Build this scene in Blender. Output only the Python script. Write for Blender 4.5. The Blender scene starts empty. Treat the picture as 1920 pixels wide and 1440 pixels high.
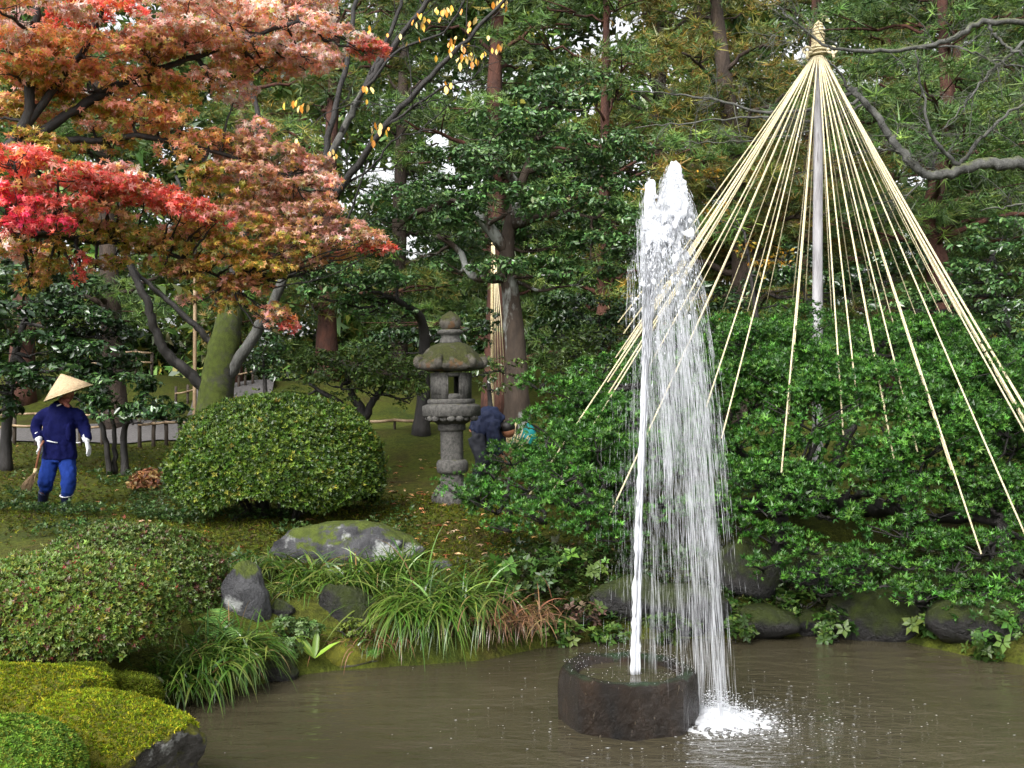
import bpy, math, random
import numpy as np
from mathutils import Vector, noise, Matrix
R = math.radians
rng = np.random.default_rng(7)
random.seed(7)
scene = bpy.context.scene
col = scene.collection

# ------------------------------------------------------------------ camera, sky, sun, exposure
F = 2027.0            # focal length in photograph pixels (about 38 mm on full frame)
CZ = 2.15             # eye height above the pond
HY = 735.0            # row of the horizon
cam = bpy.data.cameras.new('camera')
cam.sensor_width = 36.0
cam.lens = 36.0 * F / 1920.0
cam.shift_y = (HY - 720.0) / 1920.0
cam.clip_end = 600.0
cam_o = bpy.data.objects.new('camera', cam)
cam_o.location = (0, 0, CZ)
cam_o.rotation_euler = (R(90), 0, 0)
col.objects.link(cam_o)
scene.camera = cam_o

SUN_EL, SUN_AZ = 42.0, 208.0     # azimuth clockwise from +Y
world = bpy.data.worlds.new('World')
scene.world = world
world.use_nodes = True
wn = world.node_tree
sky = wn.nodes.new('ShaderNodeTexSky')
sky.sky_type = 'NISHITA'
sky.sun_disc = False
sky.sun_elevation = R(SUN_EL)
sky.sun_rotation = R(SUN_AZ)
sky.air_density = 1.0
sky.dust_density = 4.0
hs = wn.nodes.new('ShaderNodeHueSaturation')
hs.inputs['Saturation'].default_value = 0.12      # overcast: a nearly colourless sky
bg = wn.nodes['Background']
bg.inputs['Strength'].default_value = 0.15
wn.links.new(sky.outputs[0], hs.inputs['Color'])
wn.links.new(hs.outputs[0], bg.inputs['Color'])

sl = bpy.data.lights.new('sun', 'SUN')
sl.energy = 1.5
sl.angle = R(25)
sl.color = (1.0, 0.97, 0.92)
so = bpy.data.objects.new('sun', sl)
az = R(SUN_AZ)
sdir = Vector((math.sin(az) * math.cos(R(SUN_EL)), math.cos(az) * math.cos(R(SUN_EL)), math.sin(R(SUN_EL))))
so.rotation_euler = sdir.to_track_quat('Z', 'Y').to_euler()
so.location = sdir * 50
col.objects.link(so)

scene.view_settings.view_transform = 'Standard'
scene.view_settings.look = 'None'
scene.view_settings.gamma = 1.0
scene.view_settings.use_curve_mapping = False
scene.view_settings.exposure = 1.25
scene.cycles.max_bounces = 6
scene.cycles.diffuse_bounces = 3
scene.cycles.glossy_bounces = 2
scene.cycles.transmission_bounces = 3
scene.cycles.transparent_max_bounces = 24
scene.cycles.caustics_reflective = False
scene.cycles.caustics_refractive = False

# ------------------------------------------------------------------ small helpers
def P(px, py, D):
    return np.array(((px - 960.0) / F * D, D, CZ - (py - HY) / F * D))

def tag(o, label=None, cat=None, group=None, kind=None):
    if label: o['label'] = label
    if cat: o['category'] = cat
    if group: o['group'] = group
    if kind: o['kind'] = kind
    return o

def empty(name, loc, label=None, cat=None, group=None):
    o = bpy.data.objects.new(name, None)
    o.location = loc
    o.empty_display_size = 0.2
    col.objects.link(o)
    return tag(o, label, cat, group)

def unit(a):
    a = np.asarray(a, float)
    return a / np.maximum(np.linalg.norm(a, axis=-1, keepdims=True), 1e-9)

class MB:
    """collects vertices and faces (world coordinates) and links them as one mesh object"""
    def __init__(self):
        self.V, self.C, self.F, self.M, self.n = [], [], [], [], 0
    def add(self, V, Fs, C=None, m=0):
        V = np.asarray(V, np.float32).reshape(-1, 3)
        if not isinstance(Fs, list): Fs = [Fs]
        for f in Fs:
            f = np.asarray(f, np.int64)
            if f.size:
                self.F.append(f + self.n); self.M.append(np.full(len(f), m, np.int32))
        self.V.append(V)
        if C is None: C = np.ones((len(V), 3), np.float32) * 0.5
        C = np.asarray(C, np.float32)
        if C.ndim == 1: C = np.tile(C, (len(V), 1))
        self.C.append(C)
        self.n += len(V)
        return self
    def build(self, name, mats, parent=None, smooth=False, color=False):
        V = np.concatenate(self.V)
        off = np.array(parent.location if parent and parent.type == 'EMPTY' else (0, 0, 0), np.float32)
        if parent and parent.parent and parent.type != 'EMPTY':
            off = np.array(parent.parent.location, np.float32)
        me = bpy.data.meshes.new(name)
        me.vertices.add(len(V))
        me.vertices.foreach_set('co', (V - off).astype(np.float32).ravel())
        tot = np.concatenate([np.full(len(f), f.shape[1], np.int32) for f in self.F])
        loops = np.concatenate([f.ravel() for f in self.F]).astype(np.int32)
        me.loops.add(len(loops))
        me.loops.foreach_set('vertex_index', loops)
        me.polygons.add(len(tot))
        start = np.concatenate([[0], np.cumsum(tot)[:-1]]).astype(np.int32)
        me.polygons.foreach_set('loop_start', start)
        me.polygons.foreach_set('loop_total', tot)
        me.polygons.foreach_set('material_index', np.concatenate(self.M))
        if smooth: me.polygons.foreach_set('use_smooth', np.ones(len(tot), bool))
        if color:
            a = me.color_attributes.new('col', 'FLOAT_COLOR', 'POINT')
            C = np.concatenate(self.C)
            a.data.foreach_set('color', np.concatenate([C, np.ones((len(C), 1), np.float32)], 1).ravel())
        me.update(calc_edges=True)
        if not isinstance(mats, (list, tuple)): mats = [mats]
        for m in mats: me.materials.append(m)
        o = bpy.data.objects.new(name, me)
        if parent: o.parent = parent
        col.objects.link(o)
        return o

def frames(pts):
    pts = np.asarray(pts, float)
    t = unit(np.gradient(pts, axis=0))
    a = np.zeros_like(t)
    ref = np.array((0, 0, 1.0)) if abs(t[0][2]) < 0.9 else np.array((1.0, 0, 0))
    a[0] = unit(np.cross(t[0], ref))
    for i in range(1, len(t)):
        v = a[i - 1] - t[i] * np.dot(a[i - 1], t[i])
        a[i] = unit(v)
    b = np.cross(t, a)
    return t, a, b

def tube(pts, rad, k=7, rough=0.0):
    pts = np.asarray(pts, float); n = len(pts)
    rad = np.broadcast_to(np.asarray(rad, float), (n,))
    t, a, b = frames(pts)
    ang = np.arange(k) / k * 2 * np.pi
    rr = rad[:, None] * (1 + rough * rng.normal(size=(n, k)))
    V = pts[:, None] + rr[..., None] * (np.cos(ang)[None, :, None] * a[:, None] + np.sin(ang)[None, :, None] * b[:, None])
    V = np.concatenate([V.reshape(-1, 3), pts[:1], pts[-1:]])
    i = np.arange(n - 1)[:, None] * k; j = np.arange(k)[None]; j2 = (j + 1) % k
    Fq = np.stack([i + j, i + j2, i + k + j2, i + k + j], -1).reshape(-1, 4)
    j = np.arange(k); j2 = (j + 1) % k
    c0 = np.stack([np.full(k, n * k), j2, j], -1)
    c1 = np.stack([np.full(k, n * k + 1), (n - 1) * k + j, (n - 1) * k + j2], -1)
    return V, [Fq, c0, c1]

def etube(pts, ra, rb, k=14, ref=(1, 0, 0)):
    """closed tube with elliptical sections, ra along ref"""
    pts = np.asarray(pts, float); n = len(pts)
    t = unit(np.gradient(pts, axis=0)); ref = np.asarray(ref, float)
    a = unit(ref[None] - t * (t @ ref)[:, None]); b = np.cross(t, a)
    ra = np.broadcast_to(np.asarray(ra, float), (n,)); rb = np.broadcast_to(np.asarray(rb, float), (n,))
    ang = np.arange(k) / k * 2 * np.pi
    V = pts[:, None] + ra[:, None, None] * np.cos(ang)[None, :, None] * a[:, None] + rb[:, None, None] * np.sin(ang)[None, :, None] * b[:, None]
    V = np.concatenate([V.reshape(-1, 3), pts[:1], pts[-1:]])
    i = np.arange(n - 1)[:, None] * k; j = np.arange(k)[None]; j2 = (j + 1) % k
    Fq = np.stack([i + j, i + j2, i + k + j2, i + k + j], -1).reshape(-1, 4)
    j = np.arange(k); j2 = (j + 1) % k
    return V, [Fq, np.stack([np.full(k, n * k), j2, j], -1), np.stack([np.full(k, n * k + 1), (n - 1) * k + j, (n - 1) * k + j2], -1)]

def spline(pts, n=24):
    pts = np.asarray(pts, float); m = len(pts)
    if m == 2:
        u = np.linspace(0, 1, n)[:, None]; return pts[0] * (1 - u) + pts[1] * u
    Q = np.vstack([2 * pts[0] - pts[1], pts, 2 * pts[-1] - pts[-2]])
    out = []
    for u in np.linspace(0, m - 1 - 1e-6, n):
        i = int(u); f = u - i
        p0, p1, p2, p3 = Q[i:i + 4]
        out.append(0.5 * ((2 * p1) + (-p0 + p2) * f + (2 * p0 - 5 * p1 + 4 * p2 - p3) * f * f + (-p0 + 3 * p1 - 3 * p2 + p3) * f ** 3))
    return np.array(out)

def wob(pts, amp):
    pts = np.array(pts); d = rng.normal(size=pts.shape) * amp
    d[0] = 0; d[-1] *= 0.3
    return pts + d

def box(c, s, rz=0.0):
    x, y, z = np.array(s) / 2
    V = np.array([(a * x, b * y, d * z) for d in (-1, 1) for b in (-1, 1) for a in (-1, 1)])
    cr, sr = math.cos(rz), math.sin(rz)
    V = np.stack([V[:, 0] * cr - V[:, 1] * sr, V[:, 0] * sr + V[:, 1] * cr, V[:, 2]], 1) + np.array(c)
    return V, np.array([(0, 2, 3, 1), (4, 5, 7, 6), (0, 1, 5, 4), (2, 6, 7, 3), (0, 4, 6, 2), (1, 3, 7, 5)])

def lathe(prof, k, c, rot=0.0, sq=0.0):
    """profile (r,z) turned round a vertical axis with k sides, closed ends"""
    prof = np.asarray(prof, float); n = len(prof)
    ang = rot + np.arange(k) / k * 2 * np.pi
    V = np.stack([prof[:, :1] * np.cos(ang), prof[:, :1] * np.sin(ang), np.broadcast_to(prof[:, 1:], (n, k))], -1).reshape(-1, 3) + np.array(c)
    i = np.arange(n - 1)[:, None] * k; j = np.arange(k)[None]; j2 = (j + 1) % k
    Fq = np.stack([i + j, i + j2, i + k + j2, i + k + j], -1).reshape(-1, 4)
    return V, [Fq, np.arange(k)[None, ::-1], (np.arange(k) + (n - 1) * k)[None]]

def ico(sub):
    import bmesh
    bm = bmesh.new(); bmesh.ops.create_icosphere(bm, subdivisions=sub, radius=1.0)
    V = np.array([v.co[:] for v in bm.verts]); Fa = np.array([[v.index for v in f.verts] for f in bm.faces]); bm.free()
    return V, Fa
ICO = {s: ico(s) for s in (1, 2, 3, 4, 5)}

# ------------------------------------------------------------------ leaf templates and scatter
T_RHOMB = (np.array([(0, 0, 0), (.45, .24, .07), (1, 0, -.05), (.45, -.24, .07)]) - (.4, 0, 0), np.array([(0, 2, 1), (0, 3, 2)]))
def rosette(k, elev, wid=.22, jit=0.25, seed=1):
    r = np.random.default_rng(seed); V, Fa = [], []
    for i in range(k):
        a = (i + r.uniform(-jit, jit)) / k * 2 * np.pi; e = elev + r.uniform(-.3, .3); l = r.uniform(.75, 1.1)
        d = np.array((math.cos(a) * math.cos(e), math.sin(a) * math.cos(e), math.sin(e))); s = np.array((-math.sin(a), math.cos(a), 0))
        up = np.cross(d, s)
        b = len(V)
        V += [d * .08, d * l * .5 + s * wid * l + up * .05, d * l - np.array((0, 0, .12 * l)), d * l * .5 - s * wid * l + up * .05]
        Fa += [(b, b + 2, b + 1), (b, b + 3, b + 2)]
    return np.array(V), np.array(Fa)
def spikes(k, elev, wid=.24, seed=1):
    r = np.random.default_rng(seed); V, Fa = [], []
    for i in range(k):
        a = (i + r.uniform(-.3, .3)) / k * 2 * np.pi; e = elev + r.uniform(-.35, .35); l = r.uniform(.75, 1.1)
        d = np.array((math.cos(a) * math.cos(e), math.sin(a) * math.cos(e), math.sin(e))); s = np.array((-math.sin(a), math.cos(a), 0)); b = len(V)
        V += [d * l * .2 + s * wid * l, d * l, d * l * .2 - s * wid * l]; Fa.append((b, b + 2, b + 1))
    return np.array(V), np.array(Fa)
T_TRI = (np.array([(-.45, 0, 0), (.1, .3, .05), (.55, -.12, 0)]), np.array([(0, 2, 1)]))
def tuft(k, seed=1, w=.045, lo=-.15):
    r = np.random.default_rng(seed); V, Fa = [], []
    for i in range(k):
        z = r.uniform(lo, 1); a = r.uniform(0, 2 * np.pi); q = math.sqrt(1 - z * z) if abs(z) < 1 else 0
        d = np.array((q * math.cos(a), q * math.sin(a), z)); s = unit(np.cross(d, r.normal(size=3)))
        b = len(V); l = r.uniform(.7, 1.05)
        V += [s * w, -s * w, d * l]; Fa.append((b, b + 1, b + 2))
    return np.array(V), np.array(Fa)
def maple_leaf():
    V, Fq = [], []
    for a, l in ((-115, .55), (-58, .88), (0, 1), (58, .88), (115, .55)):
        a = R(a); d = np.array((math.cos(a), math.sin(a), 0)); s = np.array((-d[1], d[0], 0)); b = len(V)
        V += [d * l * .12 + s * .2, d * l + (0, 0, -.16 * l), d * l * .12 - s * .2]
        Fq.append((b, b + 2, b + 1))
    return np.array(V), np.array(Fq)
T_MAPLE = maple_leaf()

def orient(N, spin=None):
    N = unit(N); r = rng.normal(size=N.shape)
    X = unit(np.cross(r, N)); Y = np.cross(N, X)
    return X, Y, N

def emit(mb, tmpl, pos, nrm, size, cols, m=0, axis=None):
    TV, TF = tmpl; n = len(pos)
    if n == 0: return
    if axis is None: X, Y, Z = orient(nrm)
    else:
        X = unit(axis); Y = unit(np.cross(nrm, X)); Z = np.cross(X, Y)
    s = np.broadcast_to(np.asarray(size, float), (n,))[:, None, None]
    V = pos[:, None] + s * (TV[None, :, :1] * X[:, None] + TV[None, :, 1:2] * Y[:, None] + TV[None, :, 2:3] * Z[:, None])
    Fa = (TF[None] + (np.arange(n) * len(TV))[:, None, None]).reshape(-1, TF.shape[1])
    mb.add(V.reshape(-1, 3), Fa, np.repeat(cols, len(TV), 0), m)

def palette(n, pal, w=None, var=.25):
    pal = np.array([(c[0] * 1.28, c[1] * 1.06, c[2] * .82) if c[1] > c[0] and c[1] > c[2] else c for c in pal], float); w = np.ones(len(pal)) if w is None else np.array(w, float)
    i = rng.choice(len(pal), n, p=w / w.sum())
    return np.clip(pal[i] * np.exp(rng.normal(size=(n, 1)) * var) * np.exp(rng.normal(size=(n, 3)) * var * .3), 0.002, .9)

def pad_points(c, r, n, subr=.34, low=.25, shell=.6):
    """points and outward normals of a lumpy ellipsoid made of smaller clumps"""
    c = np.array(c); r = np.array(r, float)
    m = max(5, int(1.6 / subr ** 2))
    d = unit(rng.normal(size=(m * 3, 3)))
    keep = (d[:, 2] > -.25) | (rng.random(len(d)) < low); d = d[keep][:m]; m = len(d)
    sc = d * (rng.uniform(shell, 1.0, (m, 1)))
    sr = subr * rng.uniform(.7, 1.35, m)
    i = rng.integers(0, m, n)
    q = unit(rng.normal(size=(n, 3))); q[:, 2] = np.where((q[:, 2] < -.3) & (rng.random(n) > low), -q[:, 2], q[:, 2])
    u = rng.uniform(.35, 1.0, n) ** .6
    p = sc[i] + q * (u * sr[i])[:, None]
    nrm = unit(p * .5 + q * .8)
    return c + p * r, unit(nrm / r * r.mean())

def pad(px, py, D, rx, ry, k=0, dep=.85):
    s = D / F
    return (P(px, py, D), np.array((rx * s, rx * s * dep, ry * s)), k)

# ------------------------------------------------------------------ materials
def newmat(name):
    m = bpy.data.materials.new(name); m.use_nodes = True
    nt = m.node_tree; return m, nt, nt.nodes['Principled BSDF']
def nd(nt, t, **kw):
    n = nt.nodes.new(t)
    for k, v in kw.items():
        if k in n.inputs: n.inputs[k].default_value = v
        else: setattr(n, k, v)
    return n
def ramp(nt, src, stops):
    r = nt.nodes.new('ShaderNodeValToRGB'); e = r.color_ramp.elements
    while len(e) < len(stops): e.new(.5)
    for i, (p, c) in enumerate(stops):
        e[i].position = p; e[i].color = (*c, 1) if len(c) == 3 else c
    nt.links.new(src, r.inputs[0]); return r.outputs[0]
def g3(v): return (v, v, v)

def leafmat(name, rough=.35, trans=.25, spec=.5):
    m, nt, b = newmat(name)
    a = nd(nt, 'ShaderNodeAttribute', attribute_name='col')
    nt.links.new(a.outputs['Color'], b.inputs['Base Color'])
    b.inputs['Roughness'].default_value = rough
    b.inputs['Specular IOR Level'].default_value = spec
    t = nd(nt, 'ShaderNodeBsdfTranslucent'); nt.links.new(a.outputs['Color'], t.inputs['Color'])
    mx = nd(nt, 'ShaderNodeMixShader'); mx.inputs[0].default_value = trans
    nt.links.new(b.outputs[0], mx.inputs[1]); nt.links.new(t.outputs[0], mx.inputs[2])
    nt.links.new(mx.outputs[0], nt.nodes['Material Output'].inputs['Surface'])
    return m

def surf(name, c1, c2, scale=8., rough=.8, bump=.3, bscale=30., stretch=(1, 1, 1), moss=None, moss_lo=.45, moss_hi=.75, spots=None, spec=.4, moss_n=.6):
    m, nt, b = newmat(name); L = nt.links
    tc = nd(nt, 'ShaderNodeTexCoord'); mp = nd(nt, 'ShaderNodeMapping'); mp.inputs['Scale'].default_value = stretch
    L.new(tc.outputs['Object'], mp.inputs[0])
    n1 = nd(nt, 'ShaderNodeTexNoise', Scale=scale, Detail=8., Roughness=.65); L.new(mp.outputs[0], n1.inputs['Vector'])
    c = ramp(nt, n1.outputs['Fac'], [(.32, c1), (.68, c2)])
    if spots:
        v = nd(nt, 'ShaderNodeTexNoise', Scale=spots[1], Detail=5., Roughness=.6); L.new(mp.outputs[0], v.inputs['Vector'])
        f = ramp(nt, v.outputs['Fac'], [(spots[2], g3(0)), (spots[2] + .06, g3(1))])
        mx = nd(nt, 'ShaderNodeMix', data_type='RGBA'); L.new(f, mx.inputs[0]); L.new(c, mx.inputs[6]); mx.inputs[7].default_value = (*spots[0], 1); c = mx.outputs[2]
    if moss:
        g = nd(nt, 'ShaderNodeNewGeometry'); sx = nd(nt, 'ShaderNodeSeparateXYZ'); L.new(g.outputs['Normal'], sx.inputs[0])
        n3 = nd(nt, 'ShaderNodeTexNoise', Scale=scale * .45, Detail=6., Roughness=.7); L.new(tc.outputs['Object'], n3.inputs['Vector'])
        ma = nd(nt, 'ShaderNodeMath', operation='MULTIPLY_ADD'); L.new(sx.outputs[2], ma.inputs[0]); ma.inputs[1].default_value = moss_n * .5; L.new(n3.outputs['Fac'], ma.inputs[2])
        f = ramp(nt, ma.outputs[0], [(moss_lo, g3(0)), (moss_hi, g3(1))])
        n4 = nd(nt, 'ShaderNodeTexNoise', Scale=scale * 2.2, Detail=6.); L.new(tc.outputs['Object'], n4.inputs['Vector'])
        mc = ramp(nt, n4.outputs['Fac'], [(.3, tuple(x * .45 for x in moss)), (.7, moss)])
        mx = nd(nt, 'ShaderNodeMix', data_type='RGBA'); L.new(f, mx.inputs[0]); L.new(c, mx.inputs[6]); L.new(mc, mx.inputs[7]); c = mx.outputs[2]
    L.new(c, b.inputs['Base Color'])
    b.inputs['Roughness'].default_value = rough; b.inputs['Specular IOR Level'].default_value = spec
    n2 = nd(nt, 'ShaderNodeTexNoise', Scale=bscale, Detail=7., Roughness=.7); L.new(mp.outputs[0], n2.inputs['Vector'])
    bp = nd(nt, 'ShaderNodeBump', Strength=bump, Distance=.05); L.new(n2.outputs['Fac'], bp.inputs['Height']); L.new(bp.outputs[0], b.inputs['Normal'])
    return m

def plain(name, c, rough=.6, spec=.4, bump=0., bscale=60., var=.15):
    return surf(name, tuple(x * (1 - var) for x in c), tuple(min(.95, x * (1 + var)) for x in c), 14., rough, bump, bscale, spec=spec)

M = {}
M['leaf_gloss'] = leafmat('glossy wet leaf', .28, .12, .6)
M['leaf'] = leafmat('matt leaf', .42, .25, .4)
M['maple'] = leafmat('maple leaf', .28, .5, .6)
M['needle'] = leafmat('pine needle', .45, .15, .4)
M['grass'] = leafmat('sedge blade', .3, .2, .5)
M['moss_tuft'] = leafmat('moss tuft', .7, .3, .2)
M['bark_dark'] = surf('dark wet bark', (.007, .006, .006), (.030, .026, .023), 10, .6, .5, 40, (1, 1, .35))
M['bark_grey'] = surf('grey lichen bark', (.032, .032, .030), (.12, .12, .11), 9, .8, .5, 40, (1, 1, .5), moss=(.12, .14, .05), moss_lo=.62, moss_hi=.85)
M['bark_pine'] = surf('red pine bark', (.026, .012, .009), (.10, .038, .024), 5, .85, .7, 22, (1, 1, .4))
M['bark_brown'] = surf('brown pine bark', (.020, .014, .011), (.066, .045, .032), 5, .85, .7, 22, (1, 1, .3))
M['bark_moss'] = surf('mossy cherry bark', (.03, .032, .024), (.085, .08, .065), 7, .85, .8, 45, (1, 1, 3), moss=(.085, .115, .012), moss_lo=.38, moss_hi=.52)
M['bark_lichen'] = surf('camellia bark with lichen', (.028, .02, .014), (.075, .053, .038), 8, .8, .4, 40, (1, 1, .4), spots=((.30, .31, .29), 2.6, .55))
M['stone_lantern'] = surf('weathered granite', (.026, .025, .023), (.115, .11, .10), 30, .85, .5, 90, moss=(.10, .10, .02), moss_lo=.80, moss_hi=.95)
M['stone_roof'] = surf('mossy granite roof', (.035, .03, .025), (.11, .10, .08), 20, .9, .6, 60, moss=(.04, .045, .006), moss_lo=.52, moss_hi=.66, spots=((.10, .055, .025), 6, .55))
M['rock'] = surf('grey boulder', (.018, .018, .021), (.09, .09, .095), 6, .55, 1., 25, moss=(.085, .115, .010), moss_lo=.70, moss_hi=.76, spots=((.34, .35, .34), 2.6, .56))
M['rock_wet_shade'] = surf('wet shade-darkened boulder', (.005, .005, .006), (.026, .024, .022), 6, .4, 1., 22, moss=(.030, .042, .004), moss_lo=.5, moss_hi=.66)  # wet stone; shade under the roped shrub is put into its colour
M['rock_moss'] = surf('moss covered stone', (.03, .027, .02), (.13, .12, .11), 9, .8, .9, 40, moss=(.15, .15, .006), moss_lo=.44, moss_hi=.58, spots=((.40, .40, .38), 6, .57))
M['basin'] = surf('wet brown stone', (.003, .0026, .0024), (.024, .013, .006), 5, .2, 1., 24, (1, 1, .45), moss=(.02, .045, .015), moss_lo=.72, moss_hi=.85, spots=((.12, .10, .07), 30, .66))
M['bamboo'] = surf('old bamboo', (.16, .10, .055), (.34, .25, .15), 12, .5, .1, 40, (1, 1, .3))
M['wood_post'] = surf('dark timber', (.03, .022, .016), (.09, .068, .05), 12, .8, .4, 40, (1, 1, .3))
M['pole'] = surf('grey weathered pole', (.20, .19, .20), (.50, .49, .51), 14, .75, .4, 40, (1, 1, .10), spots=((.06, .05, .05), 7, .62))
M['rope'] = surf('straw rope', (.56, .46, .26), (.86, .78, .54), 60, .8, .6, 160)
M['straw'] = surf('straw binding', (.45, .34, .16), (.8, .68, .42), 40, .8, .6, 120)
M['gravel'] = surf('grey gravel path', (.07, .064, .062), (.14, .132, .13), 30, .9, .5, 120)
M['hat'] = surf('woven sedge hat', (.42, .3, .17), (.66, .5, .31), 50, .7, .5, 200, (1, 1, .2))
M['jacket'] = plain('navy cotton', (.0028, .0042, .045), .85, .12, .25, 35)
M['trousers'] = plain('blue cotton', (.010, .032, .19), .85, .15, .35, 30)
M['boot'] = plain('dark rubber boot', (.006, .009, .03), .4, .4)
M['glove'] = plain('white work glove', (.62, .63, .66), .8, .2, .3, 60)
M['skin'] = plain('skin', (.30, .13, .07), .55, .4)
M['hair'] = plain('black hair', (.01, .008, .007), .5)
M['scarf'] = plain('red brown headscarf', (.16, .05, .035), .8)
M['white'] = plain('white cloth', (.6, .6, .62), .8)
M['charcoal'] = plain('charcoal cloth', (.018, .02, .028), .7)
M['slate_jacket'] = plain('slate blue jacket', (.012, .018, .048), .7, .3, .3, 30)
M['teal'] = plain('teal cloth', (.0, .17, .17), .6)
M['broom'] = surf('broom twigs', (.10, .065, .035), (.3, .2, .11), 30, .8, .3, 80)
M['red_wood'] = plain('reddish wood handle', (.22, .085, .045), .5)

# murky pond water with ripples
def water_mat():
    m, nt, b = newmat('murky pond water'); L = nt.links
    tc = nd(nt, 'ShaderNodeTexCoord')
    n0 = nd(nt, 'ShaderNodeTexNoise', Scale=.5, Detail=3.); L.new(tc.outputs['Object'], n0.inputs['Vector'])
    c = ramp(nt, n0.outputs['Fac'], [(.3, (.036, .031, .018)), (.7, (.056, .048, .029))]); L.new(c, b.inputs['Base Color'])
    b.inputs['Roughness'].default_value = .05; b.inputs['IOR'].default_value = 1.33
    mp = nd(nt, 'ShaderNodeMapping'); mp.inputs['Scale'].default_value = (1, 2.4, 1); mp.inputs['Rotation'].default_value = (0, 0, R(-14)); L.new(tc.outputs['Object'], mp.inputs[0])
    n1 = nd(nt, 'ShaderNodeTexNoise', Scale=2.0, Detail=3., Roughness=.5); L.new(mp.outputs[0], n1.inputs['Vector'])
    n2 = nd(nt, 'ShaderNodeTexNoise', Scale=11., Detail=3., Roughness=.6); L.new(mp.outputs[0], n2.inputs['Vector'])
    # rings running out from where the jet falls back
    sp = P(1345, 1350, 7.09)
    vs = nd(nt, 'ShaderNodeVectorMath', operation='DISTANCE'); L.new(tc.outputs['Object'], vs.inputs[0]); vs.inputs[1].default_value = (sp[0], sp[1], 0)
    near = ramp(nt, vs.outputs['Value'], [(.0, g3(1)), (1.0, g3(.0))])
    dv = nd(nt, 'ShaderNodeMath', operation='MULTIPLY'); L.new(vs.outputs['Value'], dv.inputs[0]); dv.inputs[1].default_value = .36
    near = ramp(nt, dv.outputs[0], [(.0, g3(1)), (.9, g3(0))])
    b1 = nd(nt, 'ShaderNodeBump', Strength=.42, Distance=.06); L.new(n1.outputs['Fac'], b1.inputs['Height'])
    st = nd(nt, 'ShaderNodeMath', operation='MULTIPLY_ADD'); L.new(near, st.inputs[0]); st.inputs[1].default_value = .9; st.inputs[2].default_value = .05
    b2 = nd(nt, 'ShaderNodeBump', Distance=.025); L.new(n2.outputs['Fac'], b2.inputs['Height']); L.new(st.outputs[0], b2.inputs['Strength']); L.new(b1.outputs[0], b2.inputs['Normal'])
    # expanding rings, broken up by noise
    fr = nd(nt, 'ShaderNodeMath', operation='MULTIPLY_ADD'); L.new(vs.outputs['Value'], fr.inputs[0]); fr.inputs[1].default_value = 34.
    nz = nd(nt, 'ShaderNodeMath', operation='MULTIPLY'); L.new(n1.outputs['Fac'], nz.inputs[0]); nz.inputs[1].default_value = 16.; L.new(nz.outputs[0], fr.inputs[2])
    sn = nd(nt, 'ShaderNodeMath', operation='SINE'); L.new(fr.outputs[0], sn.inputs[0])
    s2 = nd(nt, 'ShaderNodeMath', operation='MULTIPLY'); L.new(near, s2.inputs[0]); s2.inputs[1].default_value = .3
    b3 = nd(nt, 'ShaderNodeBump', Distance=.012); L.new(sn.outputs[0], b3.inputs['Height']); L.new(s2.outputs[0], b3.inputs['Strength']); L.new(b2.outputs[0], b3.inputs['Normal'])
    L.new(b3.outputs[0], b.inputs['Normal'])
    return m
M['water'] = water_mat()
def foam_mat():
    m, nt, b = newmat('aerated white water')
    b.inputs['Base Color'].default_value = (.93, .95, .98, 1); b.inputs['Roughness'].default_value = .25
    t = nd(nt, 'ShaderNodeBsdfTranslucent'); t.inputs['Color'].default_value = (.95, .96, 1, 1)
    mx = nd(nt, 'ShaderNodeMixShader'); mx.inputs[0].default_value = .6
    nt.links.new(b.outputs[0], mx.inputs[1]); nt.links.new(t.outputs[0], mx.inputs[2]); nt.links.new(mx.outputs[0], nt.nodes['Material Output'].inputs['Surface'])
    return m
M['foam'] = foam_mat()
def spray_mat():
    m = M['foam'].copy(); m.name = 'thin translucent water'; nt = m.node_tree; out = nt.nodes['Material Output']
    src = out.inputs['Surface'].links[0].from_socket; t = nd(nt, 'ShaderNodeBsdfTransparent'); mx = nd(nt, 'ShaderNodeMixShader'); mx.inputs[0].default_value = .42
    nt.links.new(src, mx.inputs[1]); nt.links.new(t.outputs[0], mx.inputs[2]); nt.links.new(mx.outputs[0], out.inputs['Surface'])
    return m
M['spray'] = spray_mat()
def moss_ground():
    m, nt, b = newmat('mossy ground'); L = nt.links
    tc = nd(nt, 'ShaderNodeTexCoord')
    n1 = nd(nt, 'ShaderNodeTexNoise', Scale=.9, Detail=8., Roughness=.7); L.new(tc.outputs['Object'], n1.inputs['Vector'])
    n2 = nd(nt, 'ShaderNodeTexNoise', Scale=14., Detail=6., Roughness=.7); L.new(tc.outputs['Object'], n2.inputs['Vector'])
    a = ramp(nt, n1.outputs['Fac'], [(.30, (.024, .040, .004)), (.50, (.06, .072, .006)), (.64, (.05, .045, .008)), (.76, (.034, .022, .008))])
    d = ramp(nt, n2.outputs['Fac'], [(.3, g3(.35)), (.7, g3(1.25))])
    mx = nd(nt, 'ShaderNodeMix', data_type='RGBA', blend_type='MULTIPLY'); mx.inputs[0].default_value = 1; L.new(a, mx.inputs[6]); L.new(d, mx.inputs[7])
    L.new(mx.outputs[2], b.inputs['Base Color']); b.inputs['Roughness'].default_value = .9; b.inputs['Specular IOR Level'].default_value = .2
    n3 = nd(nt, 'ShaderNodeTexNoise', Scale=35., Detail=6.); L.new(tc.outputs['Object'], n3.inputs['Vector'])
    bp = nd(nt, 'ShaderNodeBump', Strength=.7, Distance=.05); L.new(n3.outputs['Fac'], bp.inputs['Height']); L.new(bp.outputs[0], b.inputs['Normal'])
    return m
M['ground'] = moss_ground()

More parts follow.
